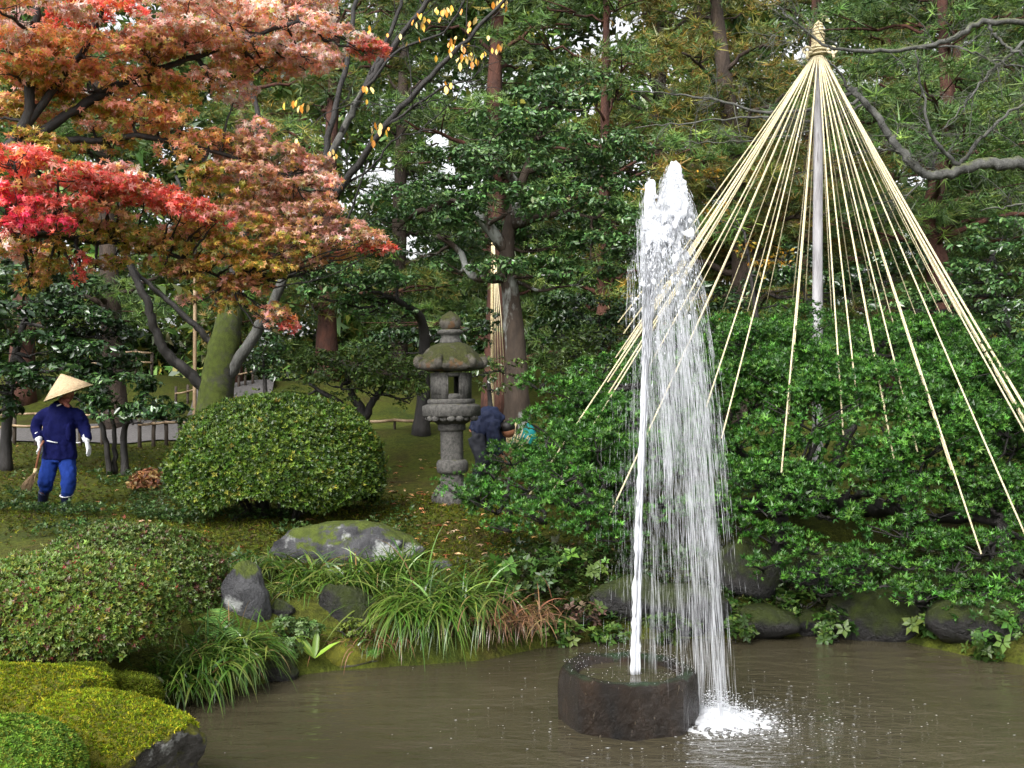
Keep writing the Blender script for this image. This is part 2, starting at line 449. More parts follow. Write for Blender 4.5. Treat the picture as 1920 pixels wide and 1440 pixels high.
# ------------------------------------------------------------------ terrain and pond
def shore_px(px, py):
    D = CZ * F / (py - HY); return ((px - 960) / F * D, D)
SHORE = [shore_px(*q) for q in ((250, 1350), (300, 1322), (400, 1302), (500, 1278), (600, 1258), (720, 1250), (900, 1238), (1000, 1216), (1100, 1202),
         (1250, 1196), (1400, 1196), (1560, 1190), (1700, 1203), (1800, 1226), (1920, 1246))]
SHORE += [(6.0, 8.0), (8.0, 5.5), (7.5, 2.0), (3.5, 1.0), (.8, 1.5), (-.7, 3.2), (-1.5, 5.0), (-1.85, 6.2), (-2.25, 6.8)]
SHORE = np.array(SHORE)
def shore_dist(x, y):
    x = np.asarray(x, float); y = np.asarray(y, float)
    d = np.full(x.shape, 1e9); ins = np.zeros(x.shape, bool)
    for i in range(len(SHORE)):
        a = SHORE[i]; b = SHORE[(i + 1) % len(SHORE)]; e = b - a
        t = np.clip(((x - a[0]) * e[0] + (y - a[1]) * e[1]) / (e @ e), 0, 1)
        d = np.minimum(d, np.hypot(x - a[0] - t * e[0], y - a[1] - t * e[1]))
        c = (a[1] > y) != (b[1] > y)
        xi = a[0] + (y - a[1]) / (b[1] - a[1] + 1e-12) * e[0]
        ins ^= c & (x < xi)
    return np.where(ins, -d, d)
CTRL = [P(*q) for q in ((100, 957, 13), (300, 985, 11.5), (520, 985, 11.3), (800, 942, 12.4), (850, 1060, 10), (600, 1062, 10), (780, 800, 17), (270, 835, 19),
        (60, 838, 19), (-300, 850, 19), (250, 790, 22), (540, 712, 25), (200, 700, 27), (1000, 800, 17), (1300, 800, 17), (1600, 790, 18), (2000, 800, 18), (400, 880, 15.5), (150, 890, 15.5))]
CTRL += [np.array(q) for q in ((-3.0, 7.5, .3), (-2.7, 8.6, .42), (0, 0, .55), (-3, 4, .25), (-5, 6, .45), (-2.4, 5, .12), (-2.2, 5.6, .1), (-3.2, 5.6, .2), (3.4, 12.5, .75), (6, 13, .85), (2.8, 10.5, .32), (5, 10, .4), (8, 10, .6),
        (-9, 12, .9), (9, 5, .6), (0, -6, .6), (0, 45, 4.4), (-25, 45, 4.4), (25, 45, 4.4), (0, 90, 9), (-80, 80, 9), (80, 80, 9), (0, 33, 3.0), (-18, 32, 3.2), (18, 32, 3.2), (1.2, 10.6, .5), (-.6, 9.4, .42), (-2, 9.5, .5), (0, 200, 12), (-140, 150, 12), (140, 150, 12))]
CTRL = np.array(CTRL)
def GZ(x, y):
    x = np.asarray(x, float); y = np.asarray(y, float)
    w = 1.0 / (((x[..., None] - CTRL[:, 0]) ** 2 + (y[..., None] - CTRL[:, 1]) ** 2) + .35) ** 1.6
    base = (w * CTRL[:, 2]).sum(-1) / w.sum(-1)
    d = shore_dist(x, y)
    s = np.clip(d / .7, 0, 1); s = s * s * (3 - 2 * s)
    lump = .03 * np.sin(x * 2.1 + 1) * np.sin(y * 1.7) + .02 * np.sin(x * 5 + y * 3)
    out = .03 + np.clip(d / .25, 0, 1) * .14 + (base - .17) * s + lump * s
    return np.where(d > 0, out, -np.minimum(.6, -d * 1.2) + .03)
def gz(x, y): return float(GZ(np.array(x), np.array(y)))
def on_ground(px, D, dz=0.0):
    x = (px - 960) / F * D
    return np.array((x, D, gz(x, D) + dz))

def sheet(xs, ys, zf):
    X, Y = np.meshgrid(xs, ys); Z = zf(X, Y)
    V = np.stack([X, Y, Z], -1).reshape(-1, 3); nx, ny = len(xs), len(ys)
    i = np.arange(ny - 1)[:, None] * nx; j = np.arange(nx - 1)[None]
    return V, np.stack([i + j, i + j + 1, i + nx + j + 1, i + nx + j], -1).reshape(-1, 4)
xs = np.concatenate([-np.geomspace(150, 13, 22)[:-1], np.linspace(-13, 13, 160), np.geomspace(13, 150, 22)[1:]])
ys = np.concatenate([np.linspace(-30, 3, 12)[:-1], np.linspace(3, 22, 125), np.geomspace(22, 220, 40)[1:]])
g = MB().add(*sheet(xs, ys, GZ)).build('ground', M['ground'], smooth=True); tag(g, 'mossy ground around the pond', kind='structure')
w = MB().add(*sheet(np.linspace(-4, 9, 40), np.linspace(.2, 10.6, 40), lambda X, Y: X * 0)).build('pond_water', M['water'], smooth=True)
tag(w, 'murky brown pond water', kind='structure')
pa = np.array([P(-900, 812, 20.5), P(-400, 812, 20.5), P(0, 812, 20.5), P(250, 806, 20.6), P(390, 800, 21.5), P(440, 780, 24.5), P(430, 760, 29)])[:, :2]
pc = spline(np.concatenate([pa, np.zeros((len(pa), 1))], 1), 60); t_, a_, b_ = frames(pc)
nrm2 = np.stack([-t_[:, 1], t_[:, 0]], 1)
u = np.linspace(-.9, .9, 9)
XY = pc[:, None, :2] + nrm2[:, None] * u[None, :, None]
Z = GZ(XY[..., 0], XY[..., 1]) + .03
V = np.concatenate([XY, Z[..., None]], -1).reshape(-1, 3)
i = np.arange(59)[:, None] * 9; j = np.arange(8)[None]
p_ = MB().add(V, np.stack([i + j, i + j + 1, i + 10 + j, i + 9 + j], -1).reshape(-1, 4)).build('path', M['gravel'], smooth=True)
tag(p_, 'grey gravel path behind the fence', kind='structure')
# ------------------------------------------------------------------ trees
def limb(mb, pts, r0, r1, k=7, n=None, amp=.0, m=0):
    pts = spline(pts, n or max(8, 5 * len(pts)))
    if amp: pts = wob(pts, amp)
    mb.add(*tube(pts, np.linspace(r0, r1, len(pts)), k, .05), m=m)
    return pts

def twigs(mb, path, n, length, r, depth=2, up=.3, spread=1.0, start=.15, k=4, droop=0.0):
    """bare side twigs grown along a limb"""
    path = np.asarray(path)
    for _ in range(n):
        i = int(rng.uniform(start, 1) * (len(path) - 2)); p = path[i]
        t = unit(path[i + 1] - path[i])
        d = unit(t * .7 + rng.normal(size=3) * spread * (.9, .6, .8) + (0, 0, up))
        L = length * rng.uniform(.5, 1.3); q = [p]
        for s in range(5):
            d = unit(d + rng.normal(size=3) * .22 + (0, 0, -droop)); q.append(q[-1] + d * L / 5)
        q = np.array(q); mb.add(*tube(q, np.linspace(r, r * .35, 6), k))
        if depth > 1: twigs(mb, q, rng.integers(2, 5), length * .5, r * .55, depth - 1, up, spread, .2, 3, droop)

def pad_tree(name, label, cat, trunk, tr, pads, leaf, size, per_m2, pal, bark, mat, group=None, limbs=(), wts=None, var=.28, subr=.34,
             nup=.5, njit=.55, low=.25, limb_r=.045, spokes=5, padpal=None, crown='crown', trunk_k=10, start_lo=.35, svar=.25, trough=.06):
    trunk = np.array(trunk, float)
    root = empty(name, trunk[0], label, cat, group)
    tb = MB(); tp = spline(trunk, 28)
    rad = np.interp(np.linspace(0, 1, 28), np.linspace(0, 1, len(tr)), tr)
    rad = rad * (1 + .5 * np.exp(-np.linspace(0, 1, 28) * 14))
    tp2 = tp.copy(); tp2[0, 2] -= .15
    tb.add(*tube(tp2, rad, trunk_k, trough)); tb.build('trunk', bark, root, smooth=True)
    bb = MB(); lp = [tp[int(28 * start_lo):]]; lr = [rad[int(28 * start_lo):]]
    for (pts, r0, r1) in limbs:
        q = limb(bb, pts, r0, r1, 7, amp=.008); lp.append(q); lr.append(np.linspace(r0, r1, len(q)))
    allp = np.concatenate(lp); allr = np.concatenate(lr)
    for (c, r, k_) in pads:
        if limb_r <= 0: break
        d = allp - c; dist = np.linalg.norm(d, axis=1) + np.maximum(0, d[:, 2]) * 1.2
        i = int(dist.argmin()); s = allp[i]; dd = np.linalg.norm(c - s)
        mid = (s + c) / 2 + np.array((0, 0, -.10 * dd)) + rng.normal(size=3) * .06 * dd
        r0 = min(allr[i] * .75, limb_r * (0.6 + .25 * dd)); e = c - np.array((0, 0, r[2] * .45))
        q = limb(bb, [s, mid, e], r0, r0 * .35, 6, 12, .012 * dd)
        for _ in range(spokes):
            a = rng.uniform(0, 2 * np.pi); tip = c + r * np.array((math.cos(a) * .8, math.sin(a) * .8, rng.uniform(-.2, .6)))
            b0 = q[rng.integers(6, 12)]
            limb(bb, [b0, (b0 + tip) / 2 - (0, 0, .03), tip], r0 * .3, r0 * .1, 4, 6, .01)
    if bb.n: tag(bb.build('branches', bark, root, smooth=True), kind='stuff')
    lb = MB()
    for (c, r, k_) in pads:
        area = 2.2 * (r[0] * r[1] + r[0] * r[2] + r[1] * r[2]) * 1.33
        n = int(per_m2 * area)
        p, nr = pad_points(c, r, n, subr, low)
        nr = unit(nr + np.array((0, 0, nup)) + rng.normal(size=nr.shape) * njit)
        pl = (padpal[k_] if padpal else pal)
        cc = palette(n, pl[0] if padpal else pl, pl[1] if padpal else wts, var)
        cc *= np.exp(rng.normal() * .12)
        emit(lb, leaf, p, nr, size * np.exp(rng.normal(size=n) * svar), cc)
    tag(lb.build(crown, mat, root, color=True), kind='stuff')
    return root, tp

GLOSS = [(.038, .105, .038), (.055, .14, .05), (.08, .175, .065), (.022, .065, .026)]
# --- camellia-like cloud pruned tree in the middle
D = 15.5
pd = [pad(*q) for q in (
    (1058, 160, 15.5, 78, 34), (1000, 200, 15.6, 66, 34), (1090, 195, 15.3, 50, 24), (920, 245, 15.4, 82, 36), (1010, 245, 15.2, 95, 36), (1135, 275, 15.5, 78, 36),
    (850, 300, 15.5, 66, 28), (950, 310, 15.0, 100, 36), (1060, 310, 15.6, 90, 36), (1180, 300, 16., 40, 26), (780, 385, 15.4, 85, 38), (870, 360, 15.0, 84, 36), (960, 385, 14.7, 95, 36),
    (1060, 385, 15.2, 90, 38), (1140, 350, 16., 64, 38), (1150, 420, 15.6, 70, 40), (745, 420, 15.6, 56, 26), (840, 430, 15.1, 80, 34), (930, 450, 16.1, 70, 34), (1020, 455, 15.6, 84, 32),
    (1105, 470, 15.2, 76, 36), (1010, 505, 15.0, 80, 26), (1090, 520, 15.6, 72, 26), (930, 505, 15.0, 60, 24), (800, 470, 15.9, 60, 26), (1170, 480, 16.2, 44, 34), (860, 500, 15.8, 66, 30))]
tr_ = [on_ground(972, 15.5), P(968, 740, 15.5), P(966, 650, 15.5), P(958, 560, 15.5), P(950, 470, 15.5), P(962, 400, 15.6), P(990, 310, 15.6), P(1030, 200, 15.6)]
lim = [([P(950, 470, 15.5), P(900, 410, 15.3), P(850, 380, 15.3), P(780, 400, 15.4)], .10, .04), ([P(955, 520, 15.5), P(890, 520, 15.2), P(860, 470, 15.3), P(820, 440, 15.2)], .07, .03),
       ([P(962, 420, 15.5), P(1040, 400, 15.4), P(1120, 410, 15.5)], .09, .03), ([P(975, 350, 15.6), P(930, 300, 15.3), P(880, 275, 15.4)], .07, .03), ([P(985, 320, 15.6), P(1070, 300, 15.6), P(1130, 290, 15.6)], .06, .02)]
pad_tree('camellia_tree', 'tall cloud-pruned evergreen with lichen-patched trunk behind the stone lantern', 'tree', tr_, [.19, .17, .15, .12, .10, .06, .04], pd, T_RHOMB, .075, 620, GLOSS, M['bark_lichen'], M['leaf_gloss'], limbs=lim)
# --- low glossy evergreen to its left
pd = [pad(*q) for q in ((600, 495, 15, 50, 24), (660, 520, 14.8, 80, 34), (620, 550, 15., 60, 30), (710, 545, 15.1, 60, 34), (680, 580, 15.4, 60, 26), (740, 590, 15.8, 50, 30), (750, 520, 15.6, 40, 22))]
pad_tree('evergreen_tree', 'small glossy evergreen with one shelf of leaves right of the mossy cherry trunk', 'tree',
         [on_ground(790, 16.2), P(795, 690, 16.2), P(790, 600, 16.), P(740, 560, 15.4)], [.11, .09, .07, .04], pd, T_RHOMB, .072, 620, [tuple(np.array(c) * 1.25) for c in GLOSS], M['bark_dark'], M['leaf_gloss'])
# --- dark glossy evergreen at the left edge
DARK = [(.013, .040, .015), (.022, .060, .020), (.034, .085, .028), (.009, .026, .012)]
pd = [pad(*q) for q in ((30, 520, 16.2, 90, 40), (110, 545, 16, 90, 40), (40, 590, 15.7, 90, 40), (150, 600, 15.8, 80, 36), (190, 625, 16, 60, 24), (60, 650, 15.6, 100, 36), (180, 665, 15.4, 80, 26), (225, 690, 15.6, 50, 20), (110, 700, 15.5, 90, 30), (20, 720, 15.3, 80, 44), (-60, 620, 16, 80, 80), (-30, 760, 15.5, 60, 30))]
pad_tree('dark_evergreen', 'dark glossy evergreen tree filling the left edge behind the gardener', 'tree',
         [on_ground(10, 16.2), P(15, 760, 16.2), P(30, 660, 16.2), P(60, 560, 16.2)], [.08, .07, .06, .04], pd, T_RHOMB, .095, 520, DARK, M['bark_dark'], M['leaf_gloss'], limb_r=.05)
pd = [pad(*q) for q in ((225, 730, 15, 72, 30), (290, 765, 14.9, 58, 26), (190, 765, 14.8, 50, 28), (250, 785, 14.8, 66, 24), (320, 780, 15.2, 40, 20), (150, 730, 15.3, 40, 26))]
pad_tree('leaning_evergreen', 'low spreading evergreen on slanting dark stems just right of the gardener', 'shrub',
         [on_ground(235, 15.2), P(232, 815, 15.2), P(245, 780, 15.1), P(270, 760, 15.)], [.05, .045, .035, .02], pd, T_RHOMB, .085, 560, [tuple(np.array(c) * 1.35) for c in DARK], M['bark_dark'], M['leaf_gloss'], limb_r=.05,
         limbs=[([on_ground(205, 15.2), P(195, 810, 15.1), P(172, 770, 15.)], .045, .03), ([on_ground(216, 15.3), P(214, 810, 15.2), P(205, 770, 15.1)], .04, .02)])
# --- small pruned round tree left of the lantern
SOFT = [(.034, .075, .018), (.052, .11, .026), (.075, .14, .032), (.024, .05, .016)]
pd = [pad(*q) for q in ((655, 672, 14.3, 80, 34), (580, 705, 14.2, 55, 30), (715, 690, 14.1, 66, 40), (640, 715, 13.9, 70, 34), (700, 735, 14.0, 60, 30), (765, 735, 14.3, 40, 44), (560, 745, 14.3, 34, 20), (775, 700, 14.6, 36, 30), (600, 750, 14.4, 40, 20))]
pad_tree('round_tree', 'small rounded garden tree with forked dark trunk behind the large clipped bush', 'tree',
         [on_ground(692, 14.3), P(680, 780, 14.3), P(660, 740, 14.3), P(650, 700, 14.3)], [.09, .07, .05, .03], pd, T_RHOMB, .055, 800, SOFT, M['bark_dark'], M['leaf'],
         limbs=[([P(685, 790, 14.3), P(700, 750, 14.2), P(730, 715, 14.2)], .06, .03), ([P(682, 785, 14.3), P(620, 745, 14.2), P(580, 720, 14.2)], .05, .02)])
# --- evergreens behind and around
def simple_shrub(name, label, px, D, pads, size, dens, pal, mat='leaf', bark='bark_dark', cat='shrub', **kw):
    c = np.mean([p[0] for p in pads], 0)
    b = on_ground(px, D)
    return pad_tree(name, label, cat, [b, b * .5 + c * .5 + (0.03, 0, 0), c], [.06, .045, .02], pads, T_RHOMB, size, dens, pal, M[bark], M[mat], limb_r=.03, **kw)
simple_shrub('dark_shrub', 'small dark shrub standing on the bank right behind the mossy cherry trunk', 495, 17.5, [pad(*q) for q in ((490, 665, 17.5, 44, 30), (470, 690, 17.3, 30, 24), (515, 690, 17.4, 32, 26), (500, 640, 17.7, 30, 16))], .075, 520, DARK, 'leaf_gloss')
simple_shrub('broadleaf_shrub', 'loose broadleaf shrub directly right of the stone lantern fire box', 920, 14.2, [pad(*q) for q in ((905, 690, 14.2, 34, 22), (950, 690, 14.6, 36, 24), (925, 725, 14.1, 30, 22), (880, 700, 14.6, 20, 22))], .06, 420, SOFT, 'leaf_gloss')
simple_shrub('broadleaf_shrub', 'loose broadleaf shrub with thin stems right of the lichen-patched trunk', 1080, 16, [pad(*q) for q in ((1060, 665, 16, 46, 26), (1100, 640, 16.3, 50, 28), (1040, 690, 15.8, 34, 20), (1120, 680, 15.9, 40, 24))], .07, 460, [tuple(np.array(c) * .9) for c in SOFT], 'leaf_gloss')
simple_shrub('dark_shrub', 'dark evergreen shrub behind the lantern finial', 840, 18, [pad(*q) for q in ((800, 640, 18, 60, 26), (870, 640, 18.2, 50, 30), (730, 635, 18, 50, 22), (700, 655, 18, 50, 20), (900, 600, 18.4, 40, 24))], .085, 460, DARK, 'leaf_gloss')
simple_shrub('dark_shrub', 'dark evergreen shrub between the lichen-patched trunk and the falling water', 1150, 18, [pad(*q) for q in ((1120, 590, 18, 70, 36), (1060, 575, 18.2, 50, 30), (1180, 610, 18, 60, 36), (1130, 640, 17.6, 50, 26), (1030, 620, 18, 40, 34), (1220, 560, 18.4, 60, 40))], .085, 460, [tuple(np.array(c) * 1.2) for c in DARK], 'leaf_gloss')
pd = [pad(*q) for q in ((1850, 480, 16, 70, 36), (1800, 520, 16.3, 56, 32), (1900, 540, 15.6, 60, 40), (1840, 570, 16, 60, 34), (1900, 620, 15.7, 60, 40), (1830, 630, 16.3, 56, 30), (1770, 580, 16.8, 50, 34), (1880, 430, 16.5, 60, 26), (1960, 500, 16, 60, 60), (1940, 660, 15.6, 50, 40), (1720, 560, 17.2, 44, 30), (1680, 575, 17.4, 50, 24))]
pad_tree('evergreen_tree', 'glossy evergreen tree at the right edge beyond the roped shrub', 'tree', [on_ground(1880, 16.4), P(1885, 640, 16.4), P(1870, 560, 16.4), P(1860, 480, 16.3)], [.13, .1, .08, .04], pd, T_RHOMB, .08, 520, [tuple(np.array(c) * 1.1) for c in GLOSS], M['bark_dark'], M['leaf_gloss'])
simple_shrub('dark_shrub', 'dark evergreen mass behind the foot of the grey rope pole', 1580, 18.5, [pad(*q) for q in ((1450, 540, 18.5, 60, 40), (1560, 545, 18.6, 60, 36), (1640, 520, 18.8, 60, 50), (1300, 560, 18.6, 70, 40), (1370, 580, 18.4, 40, 24), (1500, 500, 19, 50, 40), (1700, 500, 18.8, 50, 46))], .085, 460, [tuple(np.array(c) * 1.1) for c in DARK], 'leaf_gloss')
simple_shrub('yellow_shrub', 'thin shrub with golden yellow leaves seen through the ropes left of the pole', 1440, 18, [pad(*q) for q in ((1440, 500, 17.6, 34, 20), (1470, 480, 17.8, 26, 20), (1400, 470, 18, 26, 18), (1330, 330, 18.5, 34, 14), (1345, 400, 18.4, 30, 26))], .075, 190, [(.42, .22, .02), (.3, .2, .03), (.12, .12, .03)], 'leaf')

# --- pines and tall trees of the wood behind
GAPS = [(825, 265, 24, 30), (838, 310, 20, 34), (768, 468, 24, 28), (1272, 38, 14, 22), (780, 610, 26, 12), (300, 62, 7, 7), (288, 195, 20, 9), (325, 195, 7, 12)]
GAPS += [(float(a), float(b), float(c), float(c) * .8) for a, b, c in zip(rng.uniform(90, 320, 14), rng.uniform(425, 520, 14), rng.uniform(4, 13, 14))] + [(float(a), float(b), float(c), float(c)) for a, b, c in zip(rng.uniform(340, 450, 10), rng.uniform(320, 400, 10), rng.uniform(4, 11, 10))]
def in_gap(p, s=1.0):
    p = np.atleast_2d(p); px = 960 + p[:, 0] / p[:, 1] * F; py = HY - (p[:, 2] - CZ) / p[:, 1] * F
    px = px + rng.normal(size=len(px)) * 9; py = py + rng.normal(size=len(px)) * 9
    o = np.zeros(len(p), bool)
    for (a, b, c, d) in GAPS: o |= ((px - a) / (c * s)) ** 2 + ((py - b) / (d * s)) ** 2 < 1
    return o
TUFT = [tuft(9, s, .04) for s in range(3)]
PG = [(.045, .105, .032), (.065, .14, .04), (.09, .165, .042), (.03, .07, .025)]
PY = [(.11, .135, .03), (.17, .155, .032), (.23, .15, .03), (.075, .115, .032)]
def pine(label, px, D, lean, r, hgt, pal, npads, bark='bark_pine', wts=None, z0=2.9, pr=(.9, 1.6), pathpx=None, name='pine_tree', dens=40):
    b = on_ground(px, D)
    if pathpx: tr = [b] + [P(a, c, D) for a, c in pathpx]
    else: tr = [b, b + (lean * .2, 0, hgt * .33), b + (lean * .6, .1, hgt * .66), b + (lean, 0, hgt)]
    tr = np.array(tr); root = empty(name, tr[0], label, 'tree', 'pines of the wood behind the garden')
    tb = MB(); tp = spline(tr, 36); t2 = tp.copy(); t2[0, 2] -= .2; rad = np.linspace(r, r * .3, 36) * (1 + .4 * np.exp(-np.arange(36) * .4))
    tb.add(*tube(t2, rad, 11, .05)); tb.build('trunk', M[bark], root, smooth=True)
    bb, lb = MB(), MB()
    for i in range(int(npads * 1.9)):
        f = rng.uniform(0, 1) ** .88
        z = z0 + (tp[-1, 2] + .4 - z0) * f
        k = int(np.abs(tp[:, 2] - z + .5).argmin())
        a = rng.uniform(0, 2 * np.pi); reach = rng.uniform(.5, 3.2) * (1.05 - .6 * f)
        c = np.array((tp[k, 0] + math.cos(a) * reach, tp[k, 1] + math.sin(a) * reach, z))
        if HY - (c[2] - CZ) / c[1] * F < -130 or abs(c[0] / c[1] * F) > 1130: continue
        rr = rng.uniform(*pr) * (1 - .35 * f); rad3 = np.array((rr, rr, rr * rng.uniform(.28, .42)))
        mid = (tp[k] + c) / 2 + (0, 0, rng.uniform(-.1, .35))
        q = limb(bb, [tp[k], mid, c - (0, 0, .1)], rad[k] * .34, .02, 6, 9, .05)
        for _ in range(2):
            a2 = rng.uniform(0, 6.28); limb(bb, [q[5], c + rad3 * (math.cos(a2) * .8, math.sin(a2) * .8, .1)], .02, .008, 4, 4, .02)
        n = int(dens * 2.9 * (rr * rr + 2 * rr * rad3[2]))
        p, nr = pad_points(c, rad3, n, .36, .35, .4)
        keep = ~in_gap(p); p, nr = p[keep], nr[keep]; n = len(p)
        nr = unit(nr * .8 + (0, 0, .7) + rng.normal(size=nr.shape) * .4)
        cc = palette(n, pal, wts, .28) * np.exp(rng.normal() * .2)
        j = rng.integers(0, 3, n)
        for s in range(3): emit(lb, TUFT[s], p[j == s], nr[j == s], .20 * np.exp(rng.normal(size=(j == s).sum()) * .25), cc[j == s])
    tag(bb.build('branches', M[bark], root, smooth=True), kind='stuff')
    tag(lb.build('crown', M['needle'], root, color=True), kind='stuff')
pine('tall pine standing behind the dark evergreen at the left edge', 40, 24, .5, .26, 11, PG, 8)
pine('pine with dark trunk seen left of the mossy cherry limb', 215, 21, -.6, .22, 10, PG, 8, 'bark_brown')
pine('green pine high behind the red maple crown', 430, 27, .8, .26, 13, PG + PY, 11)
pine('slender pine with reddish trunk behind the bare cherry branches', 612, 25, .3, .22, 12, PG + PY[:2], 18)
pine('red-barked pine behind the top left of the cloud-pruned evergreen', 930, 24, -.2, .27, 12, PG, 22, pathpx=[(935, 500), (930, 300), (928, 130), (940, -60), (945, -200)])
pine('young bright green pine behind the top of the cloud-pruned evergreen', 1130, 22, .1, .17, 10, [tuple(np.array(c) * 1.35) for c in PG], 18, pr=(.7, 1.2))
pine('yellowing pine straight above the fountain jet', 1230, 26, .2, .26, 12.5, PY, 18, 'bark_brown')
pine('thick brown-trunked pine between the jet and the grey rope pole', 1390, 22, -.2, .29, 11, PY + PG[:2], 22, 'bark_brown', pathpx=[(1395, 540), (1385, 380), (1365, 190), (1345, 30), (1335, -150)])
pine('yellow-green pine directly behind the top of the rope cone', 1510, 28, .4, .26, 13.5, PY + PG[:1], 17)
pine('pine with a crooked dark red trunk behind the right side of the ropes', 1755, 19, 0, .25, 9, PG, 16, pathpx=[(1765, 560), (1752, 480), (1735, 420), (1757, 345), (1775, 230), (1770, 60), (1760, -120)], z0=4.2)
pine('straight red-trunked pine at the upper right above the bare limb', 1800, 25, 0, .21, 12, PG + PY[:1], 20, pathpx=[(1795, 500), (1785, 300), (1792, 150), (1805, 0), (1815, -160)])
pine('pine with dark crown at the right edge', 1960, 23, -.4, .25, 11, PG, 17)
pine('pine with dark low crown behind the small glossy evergreen', 745, 30, .3, .25, 14, PG, 17, 'bark_brown')
pine('pine behind the yellow-green ones between jet and pole', 1300, 32, .2, .27, 15, PY + PG, 16, 'bark_brown')
pine('distant pine filling the gap right of the rope cone', 1660, 31, .2, .27, 15, PG + PY[:2], 17)

# far wood that reads as one mass
wb = MB(); n = 185000
m_ = 1200
cx = rng.uniform(-21, 23, m_); cy = rng.uniform(33, 40, m_); cz = 2.2 + 16.3 * rng.random(m_) ** 1.25
i = rng.integers(0, m_, n); q = unit(rng.normal(size=(n, 3))) * rng.uniform(.3, 1, (n, 1)) ** .6
p = np.stack([cx[i], cy[i], cz[i]], 1) + q * (1.3, 1.0, .8)
k = ~in_gap(p); p = p[k]; q = q[k]; i = i[k]
cc = palette(len(p), PG + [PY[0]], None, .3) * np.exp(rng.normal(size=m_) * .3)[i][:, None]
emit(wb, T_TRI, p, unit(q + (0, 0, .5) + rng.normal(size=p.shape) * .6), .40 * np.exp(rng.normal(size=len(p)) * .25), cc)
tag(wb.build('distant_wood', M['leaf'], color=True), 'far mass of dark green trees closing the view', 'woodland', kind='stuff')

# --- cherry with mossy trunk, bare branches and last yellow leaves
root = empty('cherry_tree', on_ground(400, 15), 'mossy-trunked cherry tree, nearly bare, with a few yellow leaves left', 'tree')
tb = MB(); tp = spline([on_ground(398, 15, -.2), P(400, 800, 15), P(408, 720, 15), P(422, 640, 15), P(432, 590, 15), P(436, 560, 15.1)], 24)
tb.add(*tube(tp, np.interp(np.linspace(0, 1, 24), [0, .25, .6, .85, 1], [.32, .25, .21, .15, .08]), 14, .035)); tb.build('trunk', M['bark_moss'], root, smooth=True)
bb = MB(); L_ = []
def L(pts, r0, r1, k=8): 
    q = limb(bb, [P(*p) for p in pts], r0, r1, k, amp=.01); L_.append(q); return q
rb = MB(); bb0 = bb; bb = rb
L([(425, 720, 15), (450, 670, 14.9), (490, 610, 14.9), (528, 530, 14.9), (560, 450, 14.8), (600, 340, 14.7), (640, 250, 14.6), (680, 170, 14.6)], .088, .04, 10)
rb.build('limb', M['bark_grey'], root, smooth=True)
bb = bb0
L([(680, 170, 14.6), (720, 110, 14.6), (790, 20, 14.5), (850, -60, 14.4)], .05, .03)
L([(560, 450, 14.8), (640, 350, 14.5), (720, 240, 14.3), (800, 150, 14.2), (880, 70, 14.1), (960, -20, 14)], .06, .02)
L([(600, 340, 14.7), (620, 240, 14.8), (650, 120, 14.9), (665, 0, 15), (670, -60, 15)], .05, .025)
L([(640, 250, 14.6), (700, 130, 14.7), (740, 40, 14.7), (760, -50, 14.7)], .045, .02)
L([(600, 370, 14.7), (690, 320, 14.4), (740, 260, 14.3), (820, 240, 14.2)], .02, .008)
L([(720, 240, 14.3), (790, 190, 14.2), (840, 160, 14.1), (900, 150, 14.)], .02, .008)
L([(660, 200, 14.6), (740, 100, 14.4), (830, 60, 14.3), (880, -10, 14.2)], .025, .01)
L([(535, 520, 14.9), (590, 490, 14.7), (640, 440, 14.5), (690, 300, 14.4)], .025, .012)
dk = MB(); bb = dk
L([(388, 730, 15), (350, 695, 14.9), (310, 660, 14.8), (290, 615, 14.7), (275, 565, 14.6), (250, 510, 14.5), (232, 450, 14.4), (225, 380, 14.2)], .085, .03, 9)
L([(402, 650, 15), (370, 615, 14.9), (320, 570, 14.8), (270, 525, 14.7), (230, 480, 14.6)], .055, .02, 7)
L([(430, 600, 15), (405, 560, 14.9), (370, 500, 14.8), (360, 420, 14.8), (330, 330, 14.8)], .06, .02, 7)
L([(436, 570, 15.1), (440, 500, 15.2), (470, 400, 15.2), (490, 260, 15.2), (470, 150, 15.2)], .08, .03, 7)
tag(dk.build('dark_limbs', M['bark_dark'], root, smooth=True), 'darker leaning limbs on the left side')
bb = bb0
for q in L_[1:9]: twigs(bb, q, 7, .75, .009, 2, .15, .7)
tag(bb.build('branches', M['bark_dark'], root, smooth=True), kind='stuff')
ys_ = MB()
emit(ys_, (np.array([(0, 0, 0), (.25, .2, .03), (.6, .24, .02), (1, 0, -.12), (.6, -.24, .02), (.25, -.2, .03)]), np.array([(0, 3, 2, 1), (0, 5, 4, 3)])), np.zeros((1, 3)), np.array([[0, 0, 1.]]), 1.0, np.ones((1, 3)), axis=np.array([[1., 0, 0]]))
ymats = []
for nm, c in (('yellow leaf', (.7, .42, .05)), ('amber leaf', (.6, .24, .03)), ('pale leaf', (.75, .55, .2))):
    m_ = plain(nm, c, .4, .5, 0, 60, .25); ymats.append(m_)
proto = [ys_.build('leaf', m_) for m_ in ymats]
for o in proto: o.parent = root
spots = [(870, 85, 42, 30, 26), (880, 110, 25, 20, 8), (715, 235, 18, 10, 5), (690, 165, 14, 14, 5), (835, 15, 30, 12, 12), (950, 5, 26, 10, 6), (622, 285, 10, 8, 4), (725, 60, 50, 16, 9), (555, 195, 30, 10, 8), (560, 270, 20, 14, 4), (845, 155, 8, 12, 4), (935, 85, 14, 14, 5), (780, 30, 30, 14, 8), (700, 250, 8, 10, 3)]
ii = 0
